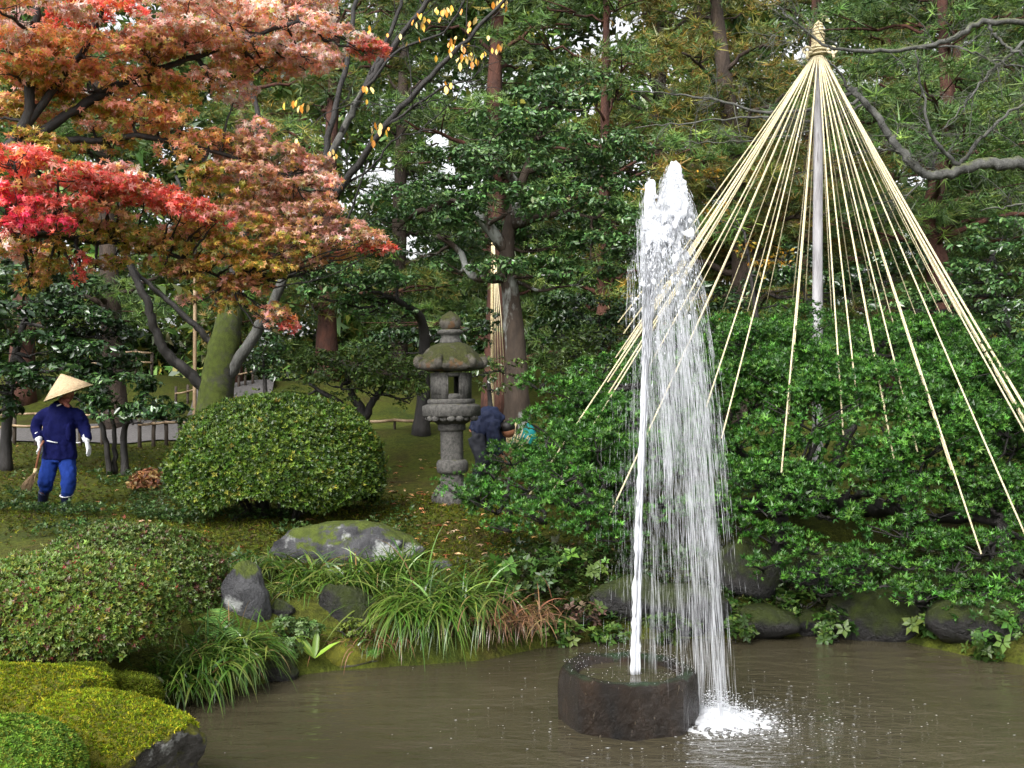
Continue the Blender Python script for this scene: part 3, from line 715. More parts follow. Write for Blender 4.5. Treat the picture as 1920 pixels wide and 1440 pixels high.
for (a, b, sx, sy, n) in spots:
    for _ in range(n):
        p = P(a + rng.normal() * sx * .6, b + rng.normal() * sy * .6, 14.2 + rng.normal() * .15)
        src = proto[ii % 3]
        o = src if ii < 3 else src.copy()
        if ii >= 3: col.objects.link(o)
        ii += 1
        o.location = Vector(p) - root.location
        s = rng.uniform(.075, .12); o.scale = (s, s, s)
        o.rotation_euler = (rng.uniform(-.4, .4), rng.uniform(.9, 2.0), -1.57 + rng.uniform(-1., 1.))

# --- red maple reaching in from the left
MP = {0: ([(.80, .13, .11), (.85, .32, .26), (.74, .26, .08), (.50, .08, .05), (.30, .26, .05)], [4, 4, 2, 1, .6]),         # red
      1: ([(.88, .52, .45), (.90, .68, .60), (.86, .38, .30), (.76, .42, .14), (.38, .36, .09)], [4, 4, 3, 2, 1.2]),            # salmon
      2: ([(.80, .40, .18), (.76, .50, .14), (.83, .36, .26), (.40, .38, .08)], [4, 2.5, 4, 2.]),                               # orange
      3: ([(.34, .34, .06), (.66, .36, .12), (.24, .27, .05), (.70, .50, .12), (.74, .34, .24)], [3, 3, 2, 2, 1.5]),           # olive and orange
      4: ([(.68, .36, .28), (.55, .32, .14), (.34, .29, .09), (.76, .46, .38)], [3, 3, 2, 2.5]),                                # dusty pink
      5: ([(.78, .06, .13), (.80, .14, .14), (.7, .16, .08)], [3, 3, 1])}                                                       # crimson
pd = [pad(*q) for q in (
    (60, 25, 10.5, 120, 34, 1), (190, 35, 11, 120, 32, 0), (330, 10, 11.2, 110, 30, 1), (430, 30, 11.6, 100, 30, 1), (540, 45, 12, 100, 34, 1), (620, 70, 12.2, 80, 28, 1), (690, 95, 12.3, 42, 20, 0), (560, 0, 12.4, 90, 24, 1),
    (50, 85, 10.5, 100, 34, 2), (160, 95, 10.8, 100, 32, 2), (280, 90, 11.3, 90, 30, 2), (380, 85, 11.6, 80, 26, 2), (470, 95, 11.9, 84, 28, 1), (580, 110, 12.2, 70, 22, 1), (500, 130, 12.1, 60, 20, 2),
    (60, 150, 11, 100, 34, 3), (170, 160, 11.2, 90, 32, 2), (260, 150, 11.5, 80, 28, 2), (420, 140, 11.9, 60, 24, 2), (440, 175, 12, 50, 22, 1), (330, 180, 11.9, 60, 22, 3), (40, 210, 11.4, 80, 28, 2), (150, 215, 11.5, 90, 30, 3), (250, 215, 11.4, 76, 28, 2), (320, 230, 11.5, 54, 34, 2), (330, 285, 11.4, 40, 30, 2),
    (30, 305, 10.2, 76, 30, 0), (110, 325, 10.4, 86, 30, 0), (200, 345, 10.7, 80, 28, 0), (270, 365, 11, 70, 28, 0), (340, 390, 11.2, 66, 24, 0), (405, 410, 11.3, 44, 18, 0), (30, 380, 10.1, 60, 34, 5), (110, 390, 10.5, 80, 30, 0), (190, 405, 10.9, 70, 26, 2), (40, 425, 10.2, 44, 22, 5), (140, 430, 11, 70, 24, 3),
    (440, 280, 12, 70, 26, 4), (520, 295, 12.1, 66, 28, 4), (570, 310, 12.2, 40, 22, 1), (470, 330, 12, 80, 30, 4), (550, 360, 12.1, 66, 30, 4), (430, 365, 11.8, 60, 26, 3), (500, 400, 12, 90, 30, 4), (590, 400, 12.2, 60, 28, 4), (650, 435, 12.3, 52, 22, 4), (700, 470, 12.4, 32, 16, 0), (560, 445, 12.1, 80, 28, 4), (460, 445, 11.9, 80, 28, 3), (640, 470, 12.4, 50, 18, 2),
    (380, 455, 11.7, 60, 26, 3), (330, 450, 11.6, 60, 22, 3), (420, 500, 11.9, 70, 28, 3), (500, 500, 12.1, 60, 28, 3), (350, 505, 11.8, 50, 20, 2), (460, 545, 12, 60, 24, 2), (510, 585, 12.1, 36, 18, 2), (540, 615, 12.2, 24, 12, 0), (430, 575, 12, 36, 18, 3), (70, 465, 11, 60, 24, 3), (150, 490, 11, 20, 18, 0), (230, 440, 11.3, 60, 24, 3), (-30, 480, 10.8, 60, 40, 3), (60, 520, 11.2, 36, 20, 3),
    (260, 470, 11.4, 50, 20, 3), (300, 500, 11.6, 44, 18, 3), (400, 540, 11.9, 44, 20, 3), (560, 480, 12.2, 50, 24, 4), (610, 350, 12.2, 30, 20, 1), (380, 330, 11.7, 40, 22, 3), (390, 260, 11.8, 44, 20, 2), (690, 445, 12.3, 40, 16, 4), (360, 430, 11.5, 50, 20, 2), (480, 240, 12, 44, 18, 1), (90, 280, 11, 70, 18, 3), (20, 130, 10.6, 60, 24, 2), (210, 270, 11.3, 50, 16, 3), (100, 500, 11.2, 40, 18, 3), (210, 490, 11.4, 40, 14, 3))]
ml = [([P(-220, 520, 11), P(-60, 330, 11), P(40, 250, 11), P(60, 120, 10.9), P(70, -20, 10.8)], .09, .03), ([P(-60, 330, 11), P(60, 260, 11), P(150, 200, 11.2), P(250, 145, 11.4), P(330, 120, 11.5), P(430, 85, 11.7), P(560, 40, 12)], .06, .02),
      ([P(-160, 430, 11), P(-20, 330, 10.9), P(90, 270, 11), P(180, 262, 11.2), P(290, 260, 11.5), P(420, 290, 11.9), P(540, 330, 12.1)], .055, .018), ([P(40, 250, 11), P(120, 140, 11), P(160, 90, 11), P(200, 0, 11)], .045, .02),
      ([P(-220, 520, 11), P(-60, 450, 10.8), P(60, 440, 10.9), P(170, 450, 11.3), P(300, 470, 11.6), P(430, 530, 12)], .05, .018), ([P(250, 145, 11.4), P(300, 110, 11.5), P(350, 60, 11.6)], .03, .012)]
pd += [(c + rng.normal(size=3) * r * (.7, .6, .8), r * rng.uniform(.5, .9), k if rng.random() < .7 else int(rng.integers(1, 5))) for c, r, k in pd]
pad_tree('maple_tree', 'autumn maple with red, salmon and orange leaves reaching in from the left', 'tree',
         [on_ground(-330, 11), P(-310, 760, 11), P(-270, 620, 11), P(-220, 520, 11)], [.24, .2, .16, .14], pd, T_MAPLE, .055, 560, None, M['bark_dark'], M['maple'], limbs=ml, padpal=MP, subr=.24, nup=.35, njit=.6, limb_r=.03, spokes=4, var=.22, low=.35, start_lo=.9, svar=.2)

# --- bare tree whose limb comes in from the right
root = empty('bare_tree', on_ground(2130, 13.4), 'leafless grey tree whose crooked limb reaches in from the right edge', 'tree')
tb = MB(); tb.add(*tube(wob(spline([on_ground(2130, 13.4, -.2), P(2120, 650, 13.4), P(2090, 420, 13.4), P(2030, 300, 13.4)], 20), .01), np.linspace(.2, .12, 20), 10, .05)); tb.build('trunk', M['bark_grey'], root, smooth=True)
lb_ = MB(); Q = []
def BL(mb, pts, r0, r1, k=8): q = limb(mb, [P(*p) for p in pts], r0, r1, k, 6 * len(pts), .012); Q.append(q); return q
BL(lb_, [(2040, 310, 13.4), (1960, 306, 13.4), (1900, 306, 13.4), (1840, 308, 13.4), (1790, 322, 13.4), (1745, 330, 13.4), (1715, 312, 13.4), (1680, 272, 13.45), (1650, 225, 13.5), (1620, 190, 13.5), (1590, 165, 13.5)], .085, .035, 10)
lb_.build('limb', M['bark_grey'], root, smooth=True)
bb = MB(); Q = []
BL(bb, [(1800, 312, 13.4), (1765, 280, 13.3), (1740, 235, 13.2), (1730, 170, 13.2), (1715, 90, 13.2)], .03, .008)
BL(bb, [(1800, 310, 13.4), (1840, 260, 13.3), (1890, 215, 13.2), (1960, 170, 13.1)], .03, .012)
BL(bb, [(2030, 300, 13.4), (2040, 150, 13.3), (1990, 60, 13.2), (1850, 42, 13.1), (1780, 75, 13.), (1700, 92, 13.), (1600, 95, 12.8), (1540, 82, 12.75), (1490, 40, 12.7), (1455, 10, 12.7)], .05, .008)
BL(bb, [(1850, 42, 13.1), (1870, 70, 13.1), (1900, 95, 13), (1930, 110, 13)], .02, .015)
BL(bb, [(1940, 60, 13.2), (1890, 105, 13.1), (1850, 140, 13), (1810, 195, 13), (1770, 240, 13)], .022, .007)
BL(bb, [(1720, 90, 13), (1800, 90, 13), (1870, 115, 13), (1950, 130, 13)], .014, .01)
BL(bb, [(1600, 170, 13.5), (1540, 200, 13.7), (1440, 210, 13.9), (1330, 185, 14), (1240, 175, 14), (1180, 170, 14)], .03, .006)
BL(bb, [(1610, 185, 13.5), (1540, 225, 13.7), (1420, 220, 13.9), (1290, 230, 14), (1190, 240, 14)], .025, .006)
BL(bb, [(1620, 195, 13.5), (1540, 240, 13.7), (1400, 265, 13.8), (1280, 268, 13.9)], .018, .005)
BL(bb, [(1690, 285, 13.45), (1640, 280, 13.4), (1570, 300, 13.4), (1500, 330, 13.4)], .014, .005)
BL(bb, [(1745, 325, 13.4), (1700, 365, 13.4), (1650, 380, 13.4), (1580, 400, 13.4)], .012, .004)
BL(bb, [(2060, 400, 13.3), (1980, 380, 13.2), (1900, 385, 13.1), (1840, 395, 13)], .025, .006)
BL(bb, [(1590, 165, 13.5), (1560, 120, 13.4), (1500, 90, 13.4), (1440, 60, 13.4)], .016, .005)
for j, q in enumerate(Q): twigs(bb, q, [16, 14, 26, 4, 14, 10, 14, 12, 9, 6, 6, 10, 8][j], .55, .0065, 3, .05, .75)
twigs(bb, spline([P(1840, 308, 13.4), P(1745, 326, 13.4), P(1680, 270, 13.4), P(1600, 170, 13.5)], 30), 16, .5, .007, 3, .3, .8)
tag(bb.build('branches', M['bark_grey'], root, smooth=True), kind='stuff')
# ------------------------------------------------------------------ big roped shrub, pole and ropes
DC = 12.6
SG = [(.024, .098, .016), (.040, .14, .022), (.064, .185, .032), (.015, .058, .012)]
ROS = [spikes(7, .8, .17, s) for s in (1, 2, 3)]
pads = []
cx, cz0 = (1530 - 960) / F * DC, .75
for k in range(150):
    a = rng.uniform(0, 2 * np.pi); e = math.asin(rng.uniform(.08, .98)); rr = rng.uniform(.86, 1.0)
    c = np.array((cx + 3.2 * rr * math.cos(e) * math.cos(a), DC + 2.7 * rr * math.cos(e) * math.sin(a), cz0 + 2.3 * rr * math.sin(e) ** .9))
    if c[1] > DC + 1.0: continue
    r_ = rng.uniform(.36, .6); pads.append((c, np.array((r_, r_, r_ * .6)), 0))
for q in ((870, 920, 10.8, 56, 30), (930, 950, 10.5, 70, 34), (1020, 965, 10.2, 70, 34), (1100, 985, 10.1, 60, 26), (960, 860, 11.1, 60, 32), (1030, 800, 11.4, 70, 40), (1080, 745, 11.6, 70, 40), (1130, 700, 12, 60, 34), (1120, 830, 10.9, 76, 44), (1060, 890, 10.6, 76, 34),
          (1170, 900, 10.6, 60, 36), (1180, 780, 11.2, 60, 44), (1230, 700, 11.5, 70, 40), (1260, 640, 12, 60, 34), (1230, 850, 10.6, 60, 40), (1010, 720, 12., 40, 28), (1300, 780, 10.9, 70, 44), (1330, 700, 11.3, 70, 40), (1360, 620, 12, 60, 34), (1300, 880, 10.5, 60, 34), (920, 880, 11.3, 40, 22),
          (1420, 900, 10.2, 80, 36), (1500, 930, 9.9, 84, 34), (1560, 890, 10.2, 80, 36), (1640, 860, 10.4, 80, 36), (1470, 830, 10.6, 80, 36), (1380, 830, 10.7, 60, 36), (1740, 890, 10.2, 80, 34), (1830, 900, 10.1, 80, 36), (1910, 930, 9.9, 70, 40), (1700, 1000, 9.6, 90, 28), (1620, 1040, 9.5, 70, 18), (1760, 960, 9.8, 80, 30), (1840, 1030, 9.4, 90, 32), (1910, 1080, 9.2, 60, 34), (1560, 965, 9.8, 60, 26), (1790, 1065, 9.3, 60, 18), (1920, 1000, 9.5, 60, 30), (1880, 1120, 9.0, 60, 26), (1920, 1180, 8.8, 50, 24), (1440, 960, 9.7, 60, 22), (1390, 900, 10, 50, 30), (1330, 940, 9.9, 50, 22), (1660, 930, 9.9, 60, 26), (1600, 1060, 9.4, 60, 22), (1690, 1060, 9.35, 60, 22), (1530, 1030, 9.5, 60, 22), (1450, 1010, 9.6, 60, 24), (1760, 1100, 9.2, 56, 22), (1830, 1110, 9.1, 56, 24), (1900, 1140, 8.95, 56, 28), (1390, 990, 9.7, 40, 22), (1570, 1110, 9.35, 36, 16), (1490, 1085, 9.4, 40, 16), (1160, 1010, 10, 60, 22), (1240, 960, 10.1, 60, 26), (1530, 690, 11.1, 80, 36), (1530, 770, 10.8, 80, 36), (1460, 740, 11, 60, 36), (1600, 740, 11, 60, 36), (1640, 1095, 9.15, 60, 22), (1720, 1120, 9.1, 56, 22), (1800, 1140, 9.0, 60, 22), (1430, 1060, 9.4, 50, 22), (1540, 1070, 9.3, 56, 20), (900, 930, 10.5, 50, 26), (960, 990, 10.2, 56, 20), (990, 910, 10.6, 60, 30), (1080, 940, 10.2, 56, 26), (1010, 860, 11, 50, 30), (1060, 830, 11, 50, 30), (1150, 960, 10.1, 50, 22)):
    pads.append(pad(*q))
bs = on_ground(1530, DC)
lims = []
for (px, py, D_) in ((1100, 930, 10.7), (950, 930, 10.8), (1300, 850, 11), (1480, 920, 10.5), (1700, 960, 10.3), (1880, 980, 10), (1200, 720, 12), (1800, 760, 12.4), (1650, 640, 12.6)):
    e = P(px, py, D_); s = bs + rng.normal(size=3) * (.25, .25, 0) + (0, 0, .1)
    lims.append(([s, s * .6 + e * .4 + (0, 0, -.05), e], .09, .035))
lims.append(([on_ground(1455, 10.9, -.1), P(1458, 990, 10.9), P(1462, 950, 10.8), P(1440, 900, 10.7)], .10, .06))
def shrub(name, label, base, pads, size, dens, pal, mat, tmpls, lims=(), limb_r=.03, bark='bark_dark', low=.2, subr=.3, nup=.5, njit=.35, var=.25, cat='shrub', group=None):
    root = empty(name, base, label, cat, group); bb = MB(); lp = [np.array([base, base + (0, 0, .3)])]
    for (pts, r0, r1) in lims: lp.append(limb(bb, pts, r0, r1, 8, 16, .02))
    allp = np.concatenate(lp); lb = MB()
    for (c, r, k_) in pads:
        if limb_r > 0:
            d = allp - c; i = int((np.linalg.norm(d, axis=1) + np.maximum(0, d[:, 2]) * 1.5).argmin()); s = allp[i]
            limb(bb, [s, (s + c) / 2 - (0, 0, .08), c - (0, 0, r[2] * .4)], limb_r, limb_r * .3, 5, 8, .02)
            for _ in range(6):
                a = rng.uniform(0, 6.28); limb(bb, [c - (0, 0, r[2] * .4), c + r * (math.cos(a) * .8, math.sin(a) * .8, rng.uniform(0, .6))], .009, .004, 4, 4, .01)
        n = int(dens * 2.9 * (r[0] * r[1] + r[0] * r[2] + r[1] * r[2]))
        p, nr = pad_points(c, r, n, subr, low)
        nr = unit(nr + (0, 0, nup) + rng.normal(size=nr.shape) * njit)
        cc = palette(n, pal, None, var) * np.exp(rng.normal() * .12); j = rng.integers(0, len(tmpls), n)
        for t in range(len(tmpls)):
            k = j == t; emit(lb, tmpls[t], p[k], nr[k], size * np.exp(rng.normal(size=k.sum()) * .28), cc[k])
    if bb.n: tag(bb.build('stems', M[bark], root, smooth=True), kind='stuff')
    tag(lb.build('crown', M[mat], root, color=True), kind='stuff')
    return root
shrub('roped_evergreen', 'broad bright green evergreen under the cone of straw ropes', bs, pads, .043, 430, SG, 'leaf', ROS, lims)

yk = empty('snow_rope_frame', bs, 'tall grey pole with a cone of straw ropes over the green shrub', 'rope frame')
AP = P(1533, 108, 13.0)
pb = MB(); pp = spline([np.array((P(1533, 600, 13.0)[0], 13.0, bs[2] - .1)), P(1533, 500, 13.), P(1534, 300, 13.), P(1535, 90, 13.)], 20)
pb.add(*tube(pp, np.linspace(.068, .050, 20), 12, .02)); pole = pb.build('pole', M['pole'], yk, smooth=True)
# straw ornament on top
def zz(py): return CZ - (py - HY) / F * 13.0
ob = MB(); x0 = P(1534, 100, 13.)[0]
prof = [(.055, zz(108)), (.085, zz(104)), (.095, zz(96)), (.085, zz(88)), (.075, zz(78)), (.078, zz(70)), (.068, zz(60)), (.05, zz(50)), (.028, zz(43)), (.008, zz(39))]
V, Fa = lathe(prof, 14, (x0, 13., 0)); V = V + rng.normal(size=V.shape) * .004; ob.add(V, Fa)
top = ob.build('straw_finial', M['straw'], yk, smooth=False)
for (py, r_) in ((102, .098), (97, .103), (92, .098), (66, .074), (58, .066), (52, .055), (47, .042)):
    a = np.linspace(0, 2 * np.pi, 22); ring = np.stack([x0 + r_ * np.cos(a), 13. + r_ * np.sin(a), zz(py) + .012 * np.sin(a + py)], 1)
    MB().add(*tube(ring, .011, 6)).build('rope_wrap', M['rope'], top, smooth=True)
for s in (-1, 1):
    q = spline([np.array((x0 + s * .08, 12.94, zz(98))), np.array((x0 + s * .15, 12.92, zz(92))), np.array((x0 + s * .20, 12.93, zz(97))), np.array((x0 + s * .17, 12.92, zz(104))), np.array((x0 + s * .09, 12.93, zz(101)))], 16)
    MB().add(*tube(q, .016, 6)).build('rope_knot', M['rope'], top, smooth=True)
    q = spline([np.array((x0 + s * .15, 12.92, zz(100))), np.array((x0 + s * .16, 12.9, zz(114)))], 5)
    MB().add(*tube(q, .018, 6)).build('rope_end', M['rope'], top, smooth=True)
ends = []
front = [(1330, 745, 10.8), (1358, 802, 10.5), (1467, 865, 10.2), (1580, 795, 10.7), (1606, 740, 11), (1656, 745, 11), (1672, 838, 10.5), (1715, 826, 10.5), (1777, 860, 10.3), (1832, 1015, 9.6), (1930, 1020, 9.6), (1480, 760, 11.2),
         (1985, 905, 10.3), (2000, 925, 10.2), (1990, 880, 10.4), (1965, 860, 10.4), (1955, 870, 10.3), (1975, 850, 10.5), (2040, 960, 10.2), (1150, 700, 11.3), (1165, 655, 11.8), (1180, 640, 11.7), (1195, 625, 11.9), (1152, 720, 11.0), (1215, 690, 11.2), (1270, 690, 11.2), (1010, 962, 10.75), (983, 942, 10.95), (1145, 962, 10.1), (1180, 610, 12.2), (1170, 590, 12.6)]
back = [(1360, 566, 14.6), (1440, 556, 14.8), (1486, 566, 14.9), (1510, 562, 15.), (1600, 562, 15), (1645, 582, 14.8), (1742, 655, 14.3), (1808, 680, 14.2), (1832, 684, 14), (1880, 740, 13.8), (1905, 765, 13.5), (1560, 600, 14.2), (1280, 600, 14.2), (1230, 610, 13.8), (1400, 590, 14.2), (1895, 800, 12.8), (1930, 820, 12.6), (1690, 660, 13.6), (1320, 575, 14.5), (1940, 850, 12.2)]
for k, (px, py, D_) in enumerate(front + back):
    if k < len(front) and px > 1300: D_ -= .55
    e = P(px, py, D_); d = e - np.array((x0, 13., zz(106)))
    h = unit(np.array((d[0], d[1], 0))) if np.hypot(d[0], d[1]) > 0 else np.zeros(3)
    s = np.array((x0, 13., zz(108))) + h * .075
    u = np.linspace(0, 1, 9)[:, None]; q = s * (1 - u) + (e + unit(d) * .12) * u; q[:, 2] -= .05 * np.sin(u[:, 0] * np.pi)
    MB().add(*tube(q, .0082 if k < len(front) else .0065, 6)).build('rope', M['rope'], yk, smooth=True)
# small roped frame far behind, seen as a straw-coloured streak
fr = empty('straw_rope_bundle', on_ground(926, 19), 'pale upright straw-bound bamboo pole behind the lichen-patched trunk', 'rope frame')
MB().add(*tube(spline([on_ground(924, 19), P(923, 600, 19), P(924, 450, 19)], 12), .03, 8)).build('pole', M['straw'], fr, smooth=True)
for k in range(4):
    MB().add(*tube(np.array([P(926, 455, 18.95), P(928 + k * 4, 600, 18.9), P(930 + k * 6, 740, 18.9)]), .009, 5)).build('rope', M['rope'], fr, smooth=True)

# ------------------------------------------------------------------ clipped bushes
def dome(name, label, c, r, nleaf, size, pal, tmpls, flat=2.12, cut=.5, stems=9, wts=None, mat='leaf', lump=.035, var=.22):
    c = np.array(c); r = np.array(r); gzc = gz(c[0], c[1]); root = empty(name, (c[0], c[1], gzc), label, 'bush', 'clipped dome bushes')
    n = int(nleaf * 1.35); d = unit(rng.normal(size=(n, 3))); d = d[d[:, 2] > -cut - .1 * np.sin(np.arctan2(d[:, 1], d[:, 0]) * 5)]; n = len(d)
    k_ = (np.abs(d) ** flat).sum(1) ** (-1 / flat)                 # rounded-box dome
    ln = 1 + lump * (np.sin(d[:, 0] * 5.1 + d[:, 1] * 3.3 + c[0]) + np.sin(d[:, 2] * 7 + d[:, 0] * 4.2) + .8 * np.sin(d[:, 1] * 9 + d[:, 2] * 5 - d[:, 0] * 6)) / 2
    t = 1 - rng.random(n) ** 2.2 * .16
    p = c + d * (k_ * ln * t)[:, None] * r
    shoot = rng.random(n) < .05; p[shoot] += d[shoot] * rng.uniform(.0, .075, (shoot.sum(), 1))
    nr = unit(d / r * r.mean() + (0, 0, .35) + rng.normal(size=d.shape) * .4)
    cc = palette(n, pal, wts, var); pat = np.sin(p[:, 0] * 6 + np.sin(p[:, 2] * 5) * 2) * np.sin(p[:, 1] * 5 + p[:, 2] * 7)
    lb = MB(); j = rng.integers(0, len(tmpls), n)
    for s in range(len(tmpls)):
        k = j == s; emit(lb, tmpls[s], p[k], nr[k], size * np.exp(rng.normal(size=k.sum()) * .2), cc[k])
    tag(lb.build('foliage', M[mat], root, color=True), kind='stuff')
    sb = MB()
    for _ in range(stems):
        a = rng.uniform(0, 6.28); q = rng.uniform(.1, .5); b = np.array((c[0] + math.cos(a) * q * r[0] * .5, c[1] + math.sin(a) * q * r[1] * .5, 0)); b[2] = gz(b[0], b[1]) - .05
        e = c + r * np.array((math.cos(a) * q * 1.5, math.sin(a) * q * 1.5, .35)); m_ = (b + e) / 2 + rng.normal(size=3) * .06
        w_ = limb(sb, [b, m_, e], .028, .012, 6, 9, .012); twigs(sb, w_, 7, r[0] * .5, .006, 2, .3, .9)
    tag(sb.build('stems', M['bark_dark'], root, smooth=True), kind='stuff')
    return root
SM = [spikes(6, .55, .26, s) for s in (4, 5)]
BUSH = [(.034, .088, .012), (.058, .125, .016), (.10, .17, .025), (.02, .05, .010), (.24, .22, .03)]
c = P(518, 880, 11.9)
dome('clipped_bush', 'large clipped green dome bush in front of the mossy cherry trunk', c, (1.17, 1.0, .82), 30000, .038, BUSH, SM, wts=[3, 3, 1.5, 2.5, .25], stems=14, cut=.38, flat=2.05)
AZ = [(.06, .135, .025), (.09, .18, .035), (.11, .17, .05), (.11, .05, .03), (.22, .04, .03), (.15, .19, .03)]
c = P(128, 1148, 7.35); dome('azalea_bush', 'front clipped azalea dome with reddish leaves at the left waterside', c, (.70, .62, .41), 18500, .028, AZ, SM, wts=[3, 3, 2, 1.0, .16, 1.2], stems=14)
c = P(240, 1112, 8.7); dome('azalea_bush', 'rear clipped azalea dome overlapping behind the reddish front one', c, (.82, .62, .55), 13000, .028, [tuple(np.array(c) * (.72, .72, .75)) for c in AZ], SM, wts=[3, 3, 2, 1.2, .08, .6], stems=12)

# ------------------------------------------------------------------ rocks
def rock(name, label, c, r, mat, seed, cuts=9, rough=.2, sub=4, group=None, cat='rock', rz=0.0, fs=1.6):
    V, Fa = ICO[sub]; V = V.copy(); rs = np.random.default_rng(seed)
    off = Vector(rs.uniform(-50, 50, 3))
    h = np.array([noise.fractal(Vector(v) * fs * .6 + off, .9, 2.1, 3) for v in V])
    V = V * (1 + rough * h)[:, None]
    for _ in range(cuts):
        n = unit(rs.normal(size=3)); d = rs.uniform(.66, .95); V -= np.maximum(0, V @ n - d)[:, None] * n * .96
    h = np.array([noise.ridged_multi_fractal(Vector(v) * fs * 2.2 + off, .7, 2.2, 6, 1., 2.) for v in V])
    V = V * (1.06 + rough * .26 * (h - 1.2))[:, None]
    V = V * np.array(r); cr, sr = math.cos(rz), math.sin(rz)
    V = np.stack([V[:, 0] * cr - V[:, 1] * sr, V[:, 0] * sr + V[:, 1] * cr, V[:, 2]], 1)
    b = MB().add(V + np.array(c), Fa); o = b.build(name, mat, smooth=True)
    return tag(o, label, cat, group)
rk = [
 ('boulder', 'long grey boulder with moss and a pale patch above the sedges', P(645, 1035, 10.2), (.68, .42, .26), 'rock', 11, 10),
 ('standing_stone', 'upright pointed dark stone with bright moss beside the rear azalea', P(458, 1130, 8.6), (.19, .17, .32), 'rock', 5, 9),
 ('dark_stone', 'small dark stone just right of the upright pointed stone', P(525, 1150, 8.7), (.11, .1, .12), 'rock_wet_shade', 8, 8),
 ('flat_stone', 'smooth wet flat stone at the waterline below the sedges', P(520, 1262, 8.15), (.18, .14, .12), 'rock_wet_shade', 21, 7),
 ('bank_stone', 'dark bank stone half hidden between the sedge tufts', P(655, 1165, 8.9), (.27, .22, .28), 'rock_wet_shade', 31, 8),
 ('bank_stone', 'low mossy waterside stone left of the big drooping sedge', P(650, 1235, 8.6), (.3, .2, .16), 'rock_moss', 41, 8),
 ('pale_stone', 'small pale stone lying on the moss slope', P(825, 1060, 9.9), (.1, .08, .07), 'rock', 14, 8),
 ('mossy_stone', 'rounded moss-covered stone at the water below the azaleas', P(215, 1305, 6.95), (.27, .24, .15), 'rock_moss', 51, 5),
 ('mossy_stone', 'moss-covered stone tucked under the front azalea', P(120, 1290, 6.7), (.28, .24, .15), 'rock_moss', 52, 5),
 ('mossy_boulder', 'big foreground boulder with yellow moss and lichen at the lower left corner', P(150, 1420, 5.6), (.66, .42, .27), 'rock_moss', 61, 3),
 ('mossy_boulder', 'yellow-green mossy hump at the left edge of the foreground', P(10, 1345, 5.9), (.55, .5, .30), 'rock_moss', 63, 3),
 ('bank_boulder', 'large rounded boulder at the far waterline below the roped shrub', P(1645, 1160, 9.55), (.44, .3, .27), 'rock_wet_shade', 71, 7),
 ('bank_boulder', 'flat mossy stone at the far waterline right of the falling water', P(1430, 1165, 9.5), (.32, .22, .16), 'rock_wet_shade', 72, 7),
 ('bank_boulder', 'squared dark stone above the large far boulder', P(1735, 1100, 9.6), (.36, .26, .17), 'rock_wet_shade', 73, 10),
 ('bank_boulder', 'dark low stone in the shade left of the large far boulder', P(1535, 1172, 9.6), (.28, .2, .13), 'rock_wet_shade', 74, 8),
 ('bank_boulder', 'dark bank stone behind the falling water', P(1290, 1140, 9.5), (.36, .22, .24), 'rock_wet_shade', 75, 8),
 ('bank_boulder', 'dark bank stone under leaves at the right edge of the far bank', P(1840, 1165, 9.0), (.4, .25, .22), 'rock_wet_shade', 76, 8),
 ('bank_boulder', 'tall dark stone in the deep shade behind the flat mossy far stone', P(1400, 1080, 10), (.42, .3, .32), 'rock_wet_shade', 81, 8),
 ('bank_boulder', 'dark broad stone in the deep shade under the middle of the roped shrub', P(1540, 1080, 10.1), (.5, .3, .34), 'rock_wet_shade', 82, 8),
 ('bank_boulder', 'dark stone in the shade above the leafy far right bank', P(1850, 1090, 9.7), (.4, .3, .26), 'rock_wet_shade', 83, 8),
 ('bank_boulder', 'dark stone on the far bank straight behind the basin', P(1180, 1130, 9.7), (.36, .25, .24), 'rock_wet_shade', 84, 8),
 ('brown_stone', 'brown stone visible through the middle of the roped shrub', P(1625, 915, 10.6), (.2, .15, .09), 'rock_moss', 77, 10),
]
for nm, lb, c, r, mt, sd, ct in rk: rock(nm, lb, c, r, M[mt], sd, ct, sub=5 if c[1] < 6.5 else (3 if nm == 'bank_boulder' else 4), rough=.16 if 'moss' in mt else .26, group='boulders along the far bank' if nm == 'bank_boulder' else None)
